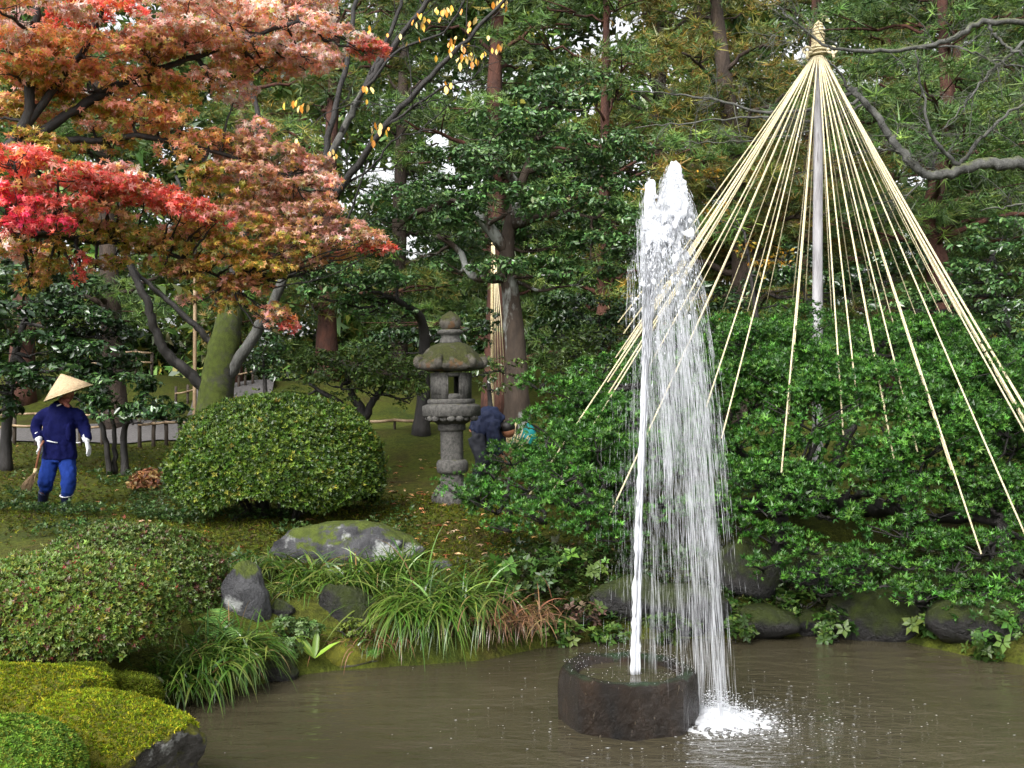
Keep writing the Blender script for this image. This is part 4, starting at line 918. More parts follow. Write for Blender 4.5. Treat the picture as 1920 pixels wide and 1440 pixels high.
# ------------------------------------------------------------------ sedges, ferns, small plants
def sedge(label, c, n, L, spread, pal, name='sedge_tuft', lean=(0, 0, 0), w=.007, foot=.1, dry=.04, droop=1.15):
    L = L * .88
    c = np.array(c, float); mb = MB(); S = 6
    a = rng.uniform(0, 2 * np.pi, n); ln = L * rng.uniform(.55, 1.1, n); e = rng.uniform(.25, 1.25, n)
    dirh = np.stack([np.cos(a), np.sin(a), np.zeros(n)], 1) * np.cos(e)[:, None] * spread + np.array(lean)
    d0 = unit(dirh + np.stack([0 * a, 0 * a, np.sin(e)], 1))
    p = c + np.stack([rng.normal(size=n) * foot, rng.normal(size=n) * foot, 0 * a], 1)
    side = unit(np.cross(d0, rng.normal(size=(n, 3)) * .3 + (0, 0, 1)))
    pts = []; d = d0.copy(); g = droop * rng.uniform(.16, .36, n)
    ww = w * rng.uniform(.6, 1.3, n)
    for s in range(S + 1):
        f = s / S; wd = (ww * (1 - f ** 2.2) + .0006)[:, None]
        pts += [p - side * wd, p + side * wd]
        d = unit(d + np.stack([0 * g, 0 * g, -g], 1)); p = p + d * (ln / S)[:, None]
    V = np.stack(pts, 1); b = (np.arange(n) * 2 * (S + 1))[:, None]
    q = np.array([(2 * s, 2 * s + 1, 2 * s + 3, 2 * s + 2) for s in range(S)])
    Fa = (b[:, None] + q[None]).reshape(-1, 4)
    cc = palette(n, pal, None, .25); k = rng.random(n) < dry; cc[k] = palette(k.sum(), [(.3, .22, .09), (.22, .13, .05)], None, .2)
    mb.add(V.reshape(-1, 3), Fa, np.repeat(cc, 2 * (S + 1), 0))
    o = mb.build(name, M['grass'], color=True); tag(o, label, 'grass tuft', 'sedge tufts along the bank')
SE = [(.024, .075, .010), (.04, .105, .014), (.06, .135, .02), (.10, .16, .04)]
sedge('sedge tuft left of the pale-patched boulder', P(590, 1085, 9.4), 330, .55, 1., SE)
sedge('sedge tuft leaning over the right end of the pale-patched boulder', P(740, 1065, 9.3), 260, .48, .8, SE)
sedge('sedge tuft between the pale-patched boulder and the bank stone', P(665, 1085, 9.2), 330, .52, 1.1, SE)
sedge('largest drooping sedge tuft hanging over the water', P(790, 1130, 8.95), 620, .72, 1.15, SE, lean=(0, -.4, 0), foot=.16, droop=1.25)
sedge('right half of the long drooping sedges above the dry grass', P(860, 1120, 9.05), 420, .66, 1.1, SE, lean=(.15, -.3, 0), foot=.14, droop=1.2)
sedge('drooping sedge tuft over the waterline right below the rear azalea', P(400, 1230, 7.75), 420, .52, 1.1, SE, lean=(.1, -.3, 0), foot=.14, droop=1.2)
sedge('drooping sedge tuft touching the flat wet stone', P(450, 1215, 7.95), 300, .46, 1., SE, lean=(.15, -.2, 0), foot=.1)
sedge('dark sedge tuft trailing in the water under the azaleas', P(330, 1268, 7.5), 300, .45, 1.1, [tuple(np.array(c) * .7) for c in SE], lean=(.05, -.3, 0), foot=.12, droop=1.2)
sedge('fine grass tuft on the slope left of the pale-patched boulder', P(500, 1060, 9.6), 300, .32, 1., [tuple(np.array(c) * .8) for c in SE], foot=.12, w=.005)
sedge('fine grass tuft growing behind the upright pointed stone', P(545, 1110, 9.1), 300, .36, 1., SE, foot=.1, w=.005)
DRY = [(.16, .08, .04), (.22, .13, .06), (.09, .05, .03)]
sedge('brown withered grass hanging over the water right of the sedges', P(955, 1150, 9.05), 420, .4, .9, DRY, 'dry_grass', lean=(0, -.35, 0), foot=.2, w=.005, droop=1.4)
sedge('dry grass draped over the low mossy waterside stone', P(690, 1195, 8.65), 200, .3, .9, DRY + SE[:1], 'dry_grass', lean=(0, -.3, 0), foot=.16, w=.004, droop=1.4)

WG = [(.035, .10, .022), (.055, .14, .03), (.09, .18, .045)]
def weed(name, label, px, py, D, rx, ry, size, dens, pal=WG, tm=None, mat='leaf', subr=.4, cat='plant'):
    c = P(px, py, D); s = D / F
    b = np.array((c[0], c[1] + .02, max(gz(c[0], c[1]), c[2] - ry * s)))
    return shrub(name, label, b, [(c, np.array((rx * s, rx * s * .8, ry * s)), 0)], size, dens, pal, mat, tm or [rosette(5, .3, .26, .3, 8), rosette(6, .2, .26, .3, 9)], limb_r=.008, low=.6, subr=subr, cat=cat, group='leafy plants on the bank')
weed('leafy_plant', 'leafy bank plant right of the long sedges, tallest of the weeds', 945, 1095, 9.3, 30, 46, .075, 260)
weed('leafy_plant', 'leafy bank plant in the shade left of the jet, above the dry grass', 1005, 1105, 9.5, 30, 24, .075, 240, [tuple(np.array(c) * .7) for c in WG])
weed('leafy_plant', 'leafy plant at the waterline right of the dry grass', 1045, 1190, 9.2, 36, 26, .07, 260)
weed('leafy_plant', 'reddish leafy plant at the waterline behind the basin', 1095, 1160, 9.4, 40, 36, .06, 240, [(.12, .07, .05), (.06, .09, .03), (.17, .1, .07)])
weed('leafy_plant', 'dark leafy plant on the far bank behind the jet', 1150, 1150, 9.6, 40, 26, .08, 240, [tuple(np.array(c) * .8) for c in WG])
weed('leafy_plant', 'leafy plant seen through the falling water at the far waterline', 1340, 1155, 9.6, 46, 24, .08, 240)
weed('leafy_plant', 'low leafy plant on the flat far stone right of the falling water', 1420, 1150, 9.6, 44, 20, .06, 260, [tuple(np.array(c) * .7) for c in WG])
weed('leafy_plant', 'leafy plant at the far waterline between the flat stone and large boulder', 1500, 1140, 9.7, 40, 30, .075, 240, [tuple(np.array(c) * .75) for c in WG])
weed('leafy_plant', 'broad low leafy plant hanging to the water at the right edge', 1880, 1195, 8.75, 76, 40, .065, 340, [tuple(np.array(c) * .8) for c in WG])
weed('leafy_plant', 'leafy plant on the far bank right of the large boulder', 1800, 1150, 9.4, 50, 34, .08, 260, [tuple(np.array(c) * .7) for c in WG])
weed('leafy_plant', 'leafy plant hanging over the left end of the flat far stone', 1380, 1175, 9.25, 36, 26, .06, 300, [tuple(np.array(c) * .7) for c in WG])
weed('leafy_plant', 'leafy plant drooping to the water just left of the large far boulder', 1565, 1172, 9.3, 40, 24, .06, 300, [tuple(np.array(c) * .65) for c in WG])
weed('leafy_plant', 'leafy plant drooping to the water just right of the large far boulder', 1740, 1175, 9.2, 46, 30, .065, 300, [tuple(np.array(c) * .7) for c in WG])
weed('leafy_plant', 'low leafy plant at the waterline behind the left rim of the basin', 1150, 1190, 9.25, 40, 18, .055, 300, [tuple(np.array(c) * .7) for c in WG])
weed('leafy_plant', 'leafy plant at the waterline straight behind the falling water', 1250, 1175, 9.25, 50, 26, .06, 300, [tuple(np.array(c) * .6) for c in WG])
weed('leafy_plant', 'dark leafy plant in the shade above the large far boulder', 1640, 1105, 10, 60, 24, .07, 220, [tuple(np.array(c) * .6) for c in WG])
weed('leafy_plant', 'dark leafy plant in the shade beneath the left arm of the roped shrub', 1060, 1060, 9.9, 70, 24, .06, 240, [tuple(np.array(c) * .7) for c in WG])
weed('small_leaf_plant', 'pale small-leaved cushion plant above the flat wet stone', 550, 1195, 8.35, 46, 40, .03, 1500, [(.07, .16, .05), (.1, .2, .07), (.05, .11, .035)])
weed('small_leaf_plant', 'tiny-leaved creeping plant on the low mossy waterside stone', 655, 1185, 8.55, 30, 20, .03, 900, [(.08, .15, .03), (.12, .19, .04)])

def fern(label, base, n, L, pal, name='fern'):
    base = np.array(base); mb = MB()
    for f in range(n):
        a = rng.uniform(0, 6.28); d = unit(np.array((math.cos(a), math.sin(a) * .7 - .3, 1.0))); p = base.copy(); l = L * rng.uniform(.7, 1.1); N = 13
        for s in range(N):
            d = unit(d + (0, 0, -.13)); p = p + d * l / N; fr = s / N; sd = unit(np.cross(d, (0, 0, 1)))
            wl = l * .27 * (math.sin(math.pi * min(1, fr * .85 + .2)) + .05)
            for sg in (-1, 1):
                q = sd * sg; t = p + q * wl + d * wl * .35; h = d * l / N * .42
                mb.add(np.array([p - h, p + h, t]), np.array([(0, 1, 2)]), palette(1, pal, None, .2).repeat(3, 0))
    o = mb.build(name, M['leaf'], color=True); tag(o, label, 'fern', 'ferns at the waterside')
fern('bright fern fronds beside the upright pointed stone', P(425, 1185, 8.1), 7, .34, [(.08, .22, .06), (.12, .28, .08)])
fern('small fern against the water under the long sedges', P(715, 1220, 8.5), 5, .2, [(.05, .15, .03)])
fern('dark fern beside the mossy stones under the front azalea', P(150, 1325, 6.4), 6, .25, [(.03, .08, .03)])
# yellow-green lance-leaved plant at the waterline
lb = MB(); b = P(590, 1235, 8.25)
for k in range(6):
    a = rng.uniform(0, 6.28); emit(lb, (np.array([(0, 0, 0), (.3, .11, .03), (.65, .1, .0), (1, 0, -.1), (.65, -.1, .0), (.3, -.11, .03)]), np.array([(0, 3, 2, 1), (0, 5, 4, 3)])), b[None], np.array([[.1, -.4, 1.]]), .24, palette(1, [(.12, .23, .04)], None, .2), axis=np.array([[math.cos(a), math.sin(a) * .6 - .3, .8]]))
tag(lb.build('lance_leaf_plant', M['leaf'], color=True), 'yellow-green lance-leaved plant just above the waterline', 'plant')

# ------------------------------------------------------------------ moss cushions, ground cover, fallen leaves
dg = bpy.context.evaluated_depsgraph_get()
def moss_on(name, label, objs, n, size, pal, zmin=.25):
    mb = MB(); T = [tuft(4, s, .22, .1) for s in (21, 22)]
    for o in objs:
        me = o.data; nv = len(me.vertices); co = np.empty(nv * 3, np.float32); me.vertices.foreach_get('co', co); co = co.reshape(-1, 3)
        no = np.empty(nv * 3, np.float32); me.vertices.foreach_get('normal', no); no = no.reshape(-1, 3)
        tri = np.array([p.vertices[:] for p in me.polygons]); a, b, c = co[tri[:, 0]], co[tri[:, 1]], co[tri[:, 2]]
        ar = np.linalg.norm(np.cross(b - a, c - a), axis=1); nz = no[tri].mean(1)[:, 2]; cen = (a + b + c) / 3
        pat = np.array([noise.noise(Vector(x * 3.1)) for x in cen])
        wgt = ar * ((nz + pat * 1.0) > zmin); wgt /= wgt.sum()
        i = rng.choice(len(tri), n, p=wgt); u = rng.random((n, 2)); f = u.sum(1) > 1; u[f] = 1 - u[f]
        p = a[i] + (b[i] - a[i]) * u[:, :1] + (c[i] - a[i]) * u[:, 1:]; nr = no[tri[i, 0]]
        cc = palette(n, pal, None, .25) * (1 + .35 * np.array([noise.noise(Vector(x * 5)) for x in p]))[:, None]
        j = rng.integers(0, 2, n)
        for s in (0, 1): k = j == s; emit(mb, T[s], p[k], unit(nr[k] + (0, 0, .4) + rng.normal(size=(k.sum(), 3)) * .3), size * np.exp(rng.normal(size=k.sum()) * .25), cc[k])
    tag(mb.build(name, M['moss_tuft'], color=True), label, 'moss', kind='stuff')
rocks = {o['label']: o for o in bpy.data.objects if o.get('category') == 'rock'}
fg = [o for l, o in rocks.items() if 'foreground' in l]
YM = [(.17, .25, .012), (.12, .205, .012), (.24, .27, .02), (.075, .13, .012)]
moss_on('yellow_moss', 'yellow-green moss growing on the foreground boulders', fg, 12000, .0165, YM, .3)
moss_on('stone_moss', 'olive moss on the rounded stones under the azaleas', [o for o in rocks.values() if o.name.startswith('mossy_stone')], 6500, .018, [(.075, .12, .010), (.11, .165, .013), (.05, .08, .008)], .0)
# bright green cushion in the corner
V, Fa = ICO[4]; c = P(10, 1450, 4.9); cush = MB().add(V * (.34, .32, .24) + c, Fa).build('moss_cushion', M['rock_moss'], smooth=True)
tag(cush, 'bright green moss cushion in the bottom left corner', 'moss')
mb = MB(); n = 4000; d = unit(rng.normal(size=(n * 2, 3))); d = d[d[:, 2] > -.3][:n]; T = rosette(6, .7, .2, .3, 12)
emit(mb, T, c + d * (.34, .32, .24), unit(d + (0, 0, .5) + rng.normal(size=d.shape) * .3), .03, palette(len(d), [(.07, .17, .02), (.1, .22, .025), (.05, .12, .02), (.15, .22, .03)], None, .25))
tag(mb.build('shoots', M['moss_tuft'], cush, color=True), kind='stuff')

def field(name, label, polypx, n, tmpls, size, pal, mat='leaf', lift=.03, clump=None, up=1.2, edge=.15):
    """small pieces strewn over the ground inside a patch given by (px, D) ranges"""
    P0 = []
    for (x0_, x1_, d0, d1, fr) in polypx:
        k = int(n * fr); Dd = rng.uniform(d0, d1, k); px = rng.uniform(x0_, x1_, k); x = (px - 960) / F * Dd
        P0.append(np.stack([x, Dd], 1))
    q = np.concatenate(P0); q = q + rng.normal(size=q.shape) * (.25, .35)
    if clump: 
        f = np.array([noise.noise(Vector((a * clump, b * clump, 3.3))) for a, b in q]); q = q[f > .08]
    z = GZ(q[:, 0], q[:, 1]); sd = shore_dist(q[:, 0], q[:, 1]); k = sd > edge; q, z = q[k], z[k]
    p = np.concatenate([q, (z + lift * rng.uniform(.2, 1, len(z)))[:, None]], 1); mb = MB(); j = rng.integers(0, len(tmpls), len(p)); cc = palette(len(p), pal, None, .28)
    for s in range(len(tmpls)):
        k = j == s; emit(mb, tmpls[s], p[k], unit(rng.normal(size=(k.sum(), 3)) * .4 + (0, 0, up)), size * np.exp(rng.normal(size=k.sum()) * .25), cc[k])
    tag(mb.build(name, M[mat], color=True), label, 'ground cover', kind='stuff')
field('ground_ivy', 'low dark leafy ground cover round the gardener and under the big bush', [(-40, 330, 11.0, 15, .6), (200, 760, 10.6, 12.2, .25), (300, 560, 9.5, 11, .15)], 8000, [rosette(5, .6, .2, .3, 15), rosette(4, .5, .22, .3, 16)], .05, [(.018, .05, .016), (.03, .075, .022), (.045, .1, .03)], 'leaf', .12, 1.3)
field('ground_moss', 'short moss shoots over the lawn between bush and lantern', [(300, 1000, 9.4, 13, .65), (-60, 420, 11, 19, .35)], 21000, [tuft(4, 31, .14, .2), tuft(4, 32, .14, .2)], .038, [(.055, .085, .006), (.04, .066, .005), (.085, .105, .01), (.055, .042, .012)], 'moss_tuft', .01)
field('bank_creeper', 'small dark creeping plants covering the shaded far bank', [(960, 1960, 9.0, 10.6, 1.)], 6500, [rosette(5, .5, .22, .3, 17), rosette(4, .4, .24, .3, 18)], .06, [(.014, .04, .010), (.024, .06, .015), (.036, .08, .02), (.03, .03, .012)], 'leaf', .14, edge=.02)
field('fallen_leaves', 'brown and pale leaves fallen on the moss', [(690, 960, 9.6, 15, .6), (0, 600, 9.5, 19, .25), (950, 1200, 9.5, 12, .15)], 620, [T_RHOMB, T_MAPLE], .06, [(.4, .2, .08), (.5, .35, .2), (.3, .1, .04), (.55, .3, .12)], 'leaf', .03, up=2)
mb = MB()
k = 3; pts = [P(150, 1240, 6.9), P(60, 1300, 6.4), P(230, 1330, 6.5)]
q = np.array([P(rng.uniform(20, 320), rng.uniform(1050, 1180), 7.1) + (0, 0, 0) for _ in range(26)])

# leaf heap
hp = on_ground(282, 14.2); mb = MB(); n = 900
d = unit(rng.normal(size=(n, 3))); d[:, 2] = np.abs(d[:, 2]); t = rng.random((n, 1)) ** .4
p = hp + d * t * (.30, .26, .24) * np.array((1, 1, 1))
emit(mb, T_RHOMB, p, unit(d + rng.normal(size=(n, 3)) * .7), .085, palette(n, [(.34, .17, .06), (.24, .1, .04), (.45, .27, .1), (.15, .06, .03)], None, .3))
o = mb.build('leaf_heap', M['leaf'], color=True); tag(o, 'raked heap of brown dead leaves right of the gardener', 'leaf heap')

# ------------------------------------------------------------------ fences and bamboo rails
def fence(label, posts, h, rails, r=.035, rr=.022, name='bamboo_fence', mats=('wood_post', 'bamboo')):
    root = empty(name, posts[0], label, 'fence')
    for p in posts:
        hh = h * rng.uniform(.92, 1.1); q = np.array([p - (0, 0, .1), p + (0, 0, hh * .5), p + (rng.normal() * .01, 0, hh)])
        MB().add(*tube(q, r, 7, .04)).build('post', M[mats[0]], root, smooth=True)
    for f in rails:
        for a, b in zip(posts[:-1], posts[1:]):
            q = np.array([a + (0, -r - rr, h * f), (a + b) / 2 + (0, -r - rr, h * f - .01), b + (0, -r - rr, h * f)])
            q[0] -= (b - a) * .02; q[2] += (b - a) * .02
            MB().add(*tube(q, rr, 7)).build('rail', M[mats[1]], root, smooth=True)
fence('bamboo rail fence along the path at the left edge, next to the gardener', [on_ground(px, 19) for px in (-60, -18, 27, 68, 110, 150, 192)], .62, (.55, .9))
fence('bamboo fence along the path between gardener and mossy cherry trunk', [on_ground(px, D_) for px, D_ in ((262, 18.6), (288, 18.6), (312, 18.6), (338, 18.7), (364, 18.8), (390, 18.9))], .5, (.8,))
fence('low brown fence on the far side of the path behind the cherry trunk', [on_ground(px, 24) for px in (330, 352, 374, 396, 420, 436, 448, 460, 474)], .42, (.7,), .03, .02)
fence('low fence at the foot of the far slope behind the dark evergreen', [on_ground(px, 27) for px in (165, 195, 225, 255, 285)], .6, (.5, .9), .04, .025)
fence('single low bamboo rail behind the lawn left of the lantern', [on_ground(px, 16.6) for px in (690, 740, 790, 840, 890)], .16, (.9,), .02, .024)
def prop(label, px, D_, pytop, r=.03, name='bamboo_prop'):
    b = on_ground(px, D_); o = MB().add(*tube(spline([b - (0, 0, .1), (b + P(px, pytop, D_)) / 2 + (.01, 0, 0), P(px + 2, pytop, D_)], 10), r, 8)).build(name, M['bamboo'], smooth=True); tag(o, label, 'pole')
prop('thin upright bamboo prop left of the mossy cherry trunk', 364, 16.5, 520)

# ------------------------------------------------------------------ stone lantern
DL = 12.5
def lz(py): return CZ - (py - HY) / F * DL
lx = (849 - 960) / F * DL
sL = DL / F
lan = empty('stone_lantern', (lx, DL, gz(lx, DL)), 'tall hexagonal stone lantern with mossy curled roof', 'lantern')
def lpart(name, prof, k, mat, parent=None, rot=R(12), smooth=False, dx=0.0, jit=.002):
    V, Fa = lathe([(r * sL, lz(py)) for r, py in prof], k, (lx + dx, DL, 0), rot); V = V + rng.normal(size=V.shape) * jit
    return MB().add(V, Fa).build(name, M[mat], parent or lan, smooth=smooth)
gy = HY + (CZ - gz(lx, DL)) / DL * F
lpart('base_stone', [(40, gy + 12), (40, gy - 14), (36, gy - 22), (30, gy - 32), (24, gy - 36)], 6, 'stone_lantern')
shaft = lpart('shaft', [(24, gy - 30), (22, 905), (21.5, 885), (22, 800), (25, 792)], 20, 'stone_lantern', smooth=True)
lpart('shaft_ring', [(23, 888), (28, 885), (30, 880), (30, 868), (27.5, 863), (23, 861)], 20, 'stone_lantern', shaft, smooth=True)
lpart('shaft_ring', [(22, 808), (26, 806), (26.5, 798), (24, 794)], 20, 'stone_lantern', shaft, smooth=True)
plat = lpart('platform', [(26, 796), (34, 790), (44, 783), (53, 780), (55, 779), (56, 763), (54, 760), (46, 757)], 6, 'stone_lantern')
# lotus petals under the platform
for k in range(18):
    a = R(12) + k / 18 * 2 * np.pi; V, Fa = ICO[2]
    rr = 44 * sL * (1 - .06 * math.cos(6 * (a - R(12)))); c_ = np.array((lx + rr * math.cos(a), DL + rr * math.sin(a), lz(784)))
    ca, sa = math.cos(a), math.sin(a); W = V * (.032, .05, .035); W = np.stack([W[:, 0] * ca - W[:, 1] * sa, W[:, 0] * sa + W[:, 1] * ca, W[:, 2]], 1)
    MB().add(W + c_, Fa).build('lotus_petal', M['stone_lantern'], plat, smooth=True)
fb = empty('fire_box', (0, 0, 0)); fb.parent = lan
lpart('sill', [(45, 758), (45, 750), (42, 748)], 6, 'stone_lantern')
bpy.data.objects.remove(fb)
fbm = MB()
ro, zt, zb = 39 * sL, lz(699), lz(749)
ang = [R(12) + k * np.pi / 3 for k in range(7)]
for k in range(6):
    a0, a1 = ang[k], ang[k + 1]
    A = np.array((math.cos(a0), math.sin(a0), 0)) * ro; B = np.array((math.cos(a1), math.sin(a1), 0)) * ro; nrm_ = unit((A + B) / 2)
    ctr = np.array((lx, DL, 0))
    def slab(u0, u1, z0_, z1_, dep=.07, out=0.0):
        p = []
        for z_ in (z0_, z1_):
            for u_ in (u0, u1):
                q = A * (1 - u_) + B * u_ + nrm_ * out; p += [ctr + q + (0, 0, z_), ctr + q - nrm_ * dep + (0, 0, z_)]
        fbm.add(np.array(p), np.array([(0, 2, 6, 4), (1, 5, 7, 3), (0, 1, 3, 2), (4, 6, 7, 5), (0, 4, 5, 1), (2, 3, 7, 6)]))
    H = zt - zb
    facing = abs(nrm_[1]) > .9
    if facing:
        slab(0, .22, zb, zt); slab(.78, 1, zb, zt); slab(.22, .78, zb, zb + H * .22); slab(.22, .78, zt - H * .14, zt)
        slab(.16, .23, zb + H * .2, zt - H * .1, .02, .008); slab(.77, .84, zb + H * .2, zt - H * .1, .02, .008)
    else:
        slab(0, 1, zb, zt); slab(.2, .8, zb + H * .2, zt - H * .15, .02, .01)
fbm.build('fire_box', M['stone_lantern'], lan)
# roof with upturned hexagon corners
prof = [(30, 697), (52, 694), (58, 690), (59, 681), (52, 672), (44, 659), (37, 650), (26, 644), (14, 642)]
k = 48; ang_ = R(12) + np.arange(k) / k * 2 * np.pi
hexf = np.cos(np.pi / 6) / np.cos((np.arange(k) / k * 2 * np.pi + np.pi / 6 - np.pi / 6) % (np.pi / 3) - np.pi / 6)
corner = np.clip((hexf - .93) / .07, 0, 1)
Vr = []
for (r, py) in prof:
    fo = np.clip((r - 30) / 32, 0, 1)
    rad_ = r * sL * (1 + (hexf * 1.12 - 1) * fo * .9 + (1 - fo) * 0)
    Vr.append(np.stack([lx + rad_ * np.cos(ang_), DL + rad_ * np.sin(ang_), lz(py) + corner ** 2 * fo ** 2 * .06], 1))
Vr = np.concatenate(Vr); Vr += np.array([noise.noise_vector(Vector(v * 9)) for v in Vr]) * .012
n = len(prof); i = np.arange(n - 1)[:, None] * k; j = np.arange(k)[None]; j2 = (j + 1) % k
roof = MB().add(Vr, [np.stack([i + j, i + j2, i + k + j2, i + k + j], -1).reshape(-1, 4), np.arange(k)[None, ::-1], (np.arange(k) + (n - 1) * k)[None]]).build('roof', M['stone_roof'], lan, smooth=True)
for q in range(6):
    a = R(12) + q * np.pi / 3; out = np.array((math.cos(a), math.sin(a), 0)); c0 = np.array((lx, DL, lz(684)))
    t = np.linspace(0, 1.55 * np.pi, 14); rr = np.linspace(.055, .024, 14)
    pts = c0 + out[None] * (.345 + rr * np.sin(t))[:, None] + np.array((0, 0, 1.))[None] * (.05 - rr * np.cos(t))[:, None]
    MB().add(*tube(pts, np.linspace(.055, .03, 14), 8)).build('corner_curl', M['stone_roof'], roof, smooth=True)
lpart('finial_neck', [(22, 645), (21, 640), (17, 632), (18, 628), (24, 625), (24, 621), (18, 618)], 20, 'stone_lantern', smooth=True)
lpart('jewel_finial', [(12, 620), (18, 615), (20.5, 607), (20, 599), (15, 592), (7, 587), (1, 583)], 18, 'stone_roof', smooth=True)
lan.rotation_euler = (0, R(-.8), 0)
# ------------------------------------------------------------------ people
def remeshed(mb, name, mat, parent, voxel, smooth_it=6, fold=0.0):
    o = mb.build(name, mat, None, smooth=True)
    rm = o.modifiers.new('r', 'REMESH'); rm.mode = 'VOXEL'; rm.voxel_size = voxel; rm.use_smooth_shade = True
    sm = o.modifiers.new('s', 'SMOOTH'); sm.iterations = smooth_it; sm.factor = .5
    d = bpy.context.evaluated_depsgraph_get(); me = bpy.data.meshes.new_from_object(o.evaluated_get(d))
    bpy.data.objects.remove(o)
    me.name = name; me.materials.clear(); me.materials.append(mat)
    off = Vector(parent.location) if parent.type == 'EMPTY' else Vector(parent.parent.location)
    me.transform(Matrix.Translation(-off))
    for p in me.polygons: p.use_smooth = True
    if fold:
        nv = [Vector(v.normal) for v in me.vertices]
        for v, n_ in zip(me.vertices, nv):
            c_ = v.co; v.co = c_ + n_ * fold * (abs(noise.noise(Vector((c_.x * 9, c_.y * 9, c_.z * 5 + c_.x * 4)))) * 1.6 - .35 + .5 * noise.noise(c_ * 22))
    o = bpy.data.objects.new(name, me); o.parent = parent; col.objects.link(o); return o
def ell(c, r, sub=3, rot=None):
    V, Fa = ICO[sub]; V = V * np.array(r)
    if rot is not None: V = V @ np.array(rot).T
    return V + np.array(c), Fa
def seg(mb, pts, ra, rb=None, ref=(1, 0, 0), k=14, n=12):
    pts = spline(pts, n); ra = np.interp(np.linspace(0, 1, n), np.linspace(0, 1, len(ra)), ra); rb = ra if rb is None else np.interp(np.linspace(0, 1, n), np.linspace(0, 1, len(rb)), rb)
    mb.add(*etube(pts, ra, rb, k, ref))
def hand(mb, wrist, d, side, s=1.0, curl=.5, fwd=(0, -1, 0)):
    """palm, four fingers of unequal length and a thumb leaving the side of the palm"""
    d = unit(d); side = unit(np.array(side) - d * np.dot(side, d)); nr = np.cross(d, side)
    palm = wrist + d * .045 * s
    seg(mb, [wrist - d * .015, palm, palm + d * .045 * s], [.022 * s, .038 * s, .040 * s], [.018 * s, .018 * s, .016 * s], ref=side)
    for i, ln in enumerate((.062, .072, .068, .052)):
        b = palm + d * .04 * s + side * (i - 1.5) * .021 * s
        d1 = unit(d + nr * curl * .6); d2 = unit(d + nr * curl * 1.8)
        seg(mb, [b, b + d1 * ln * .5 * s, b + d1 * ln * .5 * s + d2 * ln * .5 * s], [.0105 * s, .010 * s, .008 * s], k=8, n=7)
    b = palm - side * .036 * s - d * .005; d1 = unit(d * .6 - side * .8 + nr * curl * .5); d2 = unit(d + nr * curl)
    seg(mb, [b, b + d1 * .035 * s, b + d1 * .035 * s + d2 * .03 * s], [.013 * s, .012 * s, .009 * s], k=8, n=7)

def Q(px, py, dd=0.0): return P(px, py, 13 + dd)
feet = P(108, 955, 13); gf = gz(feet[0], 13.0)
dz = gf - feet[2]
def Q(px, py, dd=0.0): return P(px, py, 13 + dd) + (0, 0, dz)
per = empty('person', (feet[0], 13, gf), 'person in a conical straw hat, navy jacket and blue trousers, sweeping on the moss', 'person', 'gardeners at work')
# body
b = MB()
seg(b, [Q(110, 858), Q(111, 830), Q(112, 800), Q(113, 772), Q(115, 760)], [.12, .11, .11, .11, .06], [.08, .08, .08, .08, .06])
seg(b, [Q(115, 762), Q(120, 748, -.02), Q(123, 738, -.03)], [.055, .05, .05])
hd = Q(125, 731, -.05)
b.add(*ell(hd, (.075, .092, .112))); b.add(*ell(hd + (.03, -.085, -.015), (.014, .022, .022), 2))
b.add(*ell(hd + (.028, -.075, -.052), (.024, .018, .01), 2)); b.add(*ell(hd + (-.076, .0, -.01), (.012, .02, .03), 2)); b.add(*ell(hd + (.076, .0, -.01), (.012, .02, .03), 2))
for x_ in (-.002, .056): b.add(*ell(hd + (x_, -.078, .018), (.013, .01, .009), 2))
arms = {}
for nm, sh, el, wr in (('r', Q(84, 770), Q(68, 797, .02), Q(73, 822, -.12)), ('l', Q(146, 770), Q(158, 799, .03), Q(163, 824, -.06))):
    arms[nm] = (sh, el, wr); seg(b, [sh, el, wr], [.04, .035, .026])
legs = {'r': (Q(98, 856), Q(86, 893, -.05), Q(80, 935, .12), Q(66, 951, .02)), 'l': (Q(124, 856), Q(128, 896, -.06), Q(123, 938, .02), Q(125, 952, -.15))}
for h, k_, a, t in legs.values():
    seg(b, [h, k_, a], [.065, .045, .03]); seg(b, [a, (a + t) / 2 - (0, 0, .005), t * .8 + a * .2], [.03, .028, .02])
hand(b, arms['r'][2], (Q(76, 836, -.15) - arms['r'][2]), (0, -1, 0), 1., .9)
hand(b, arms['l'][2], (Q(166, 838, -.08) - arms['l'][2]), (0, -1, 0), 1., .35)
remeshed(b, 'body', M['skin'], per, .011, 2)
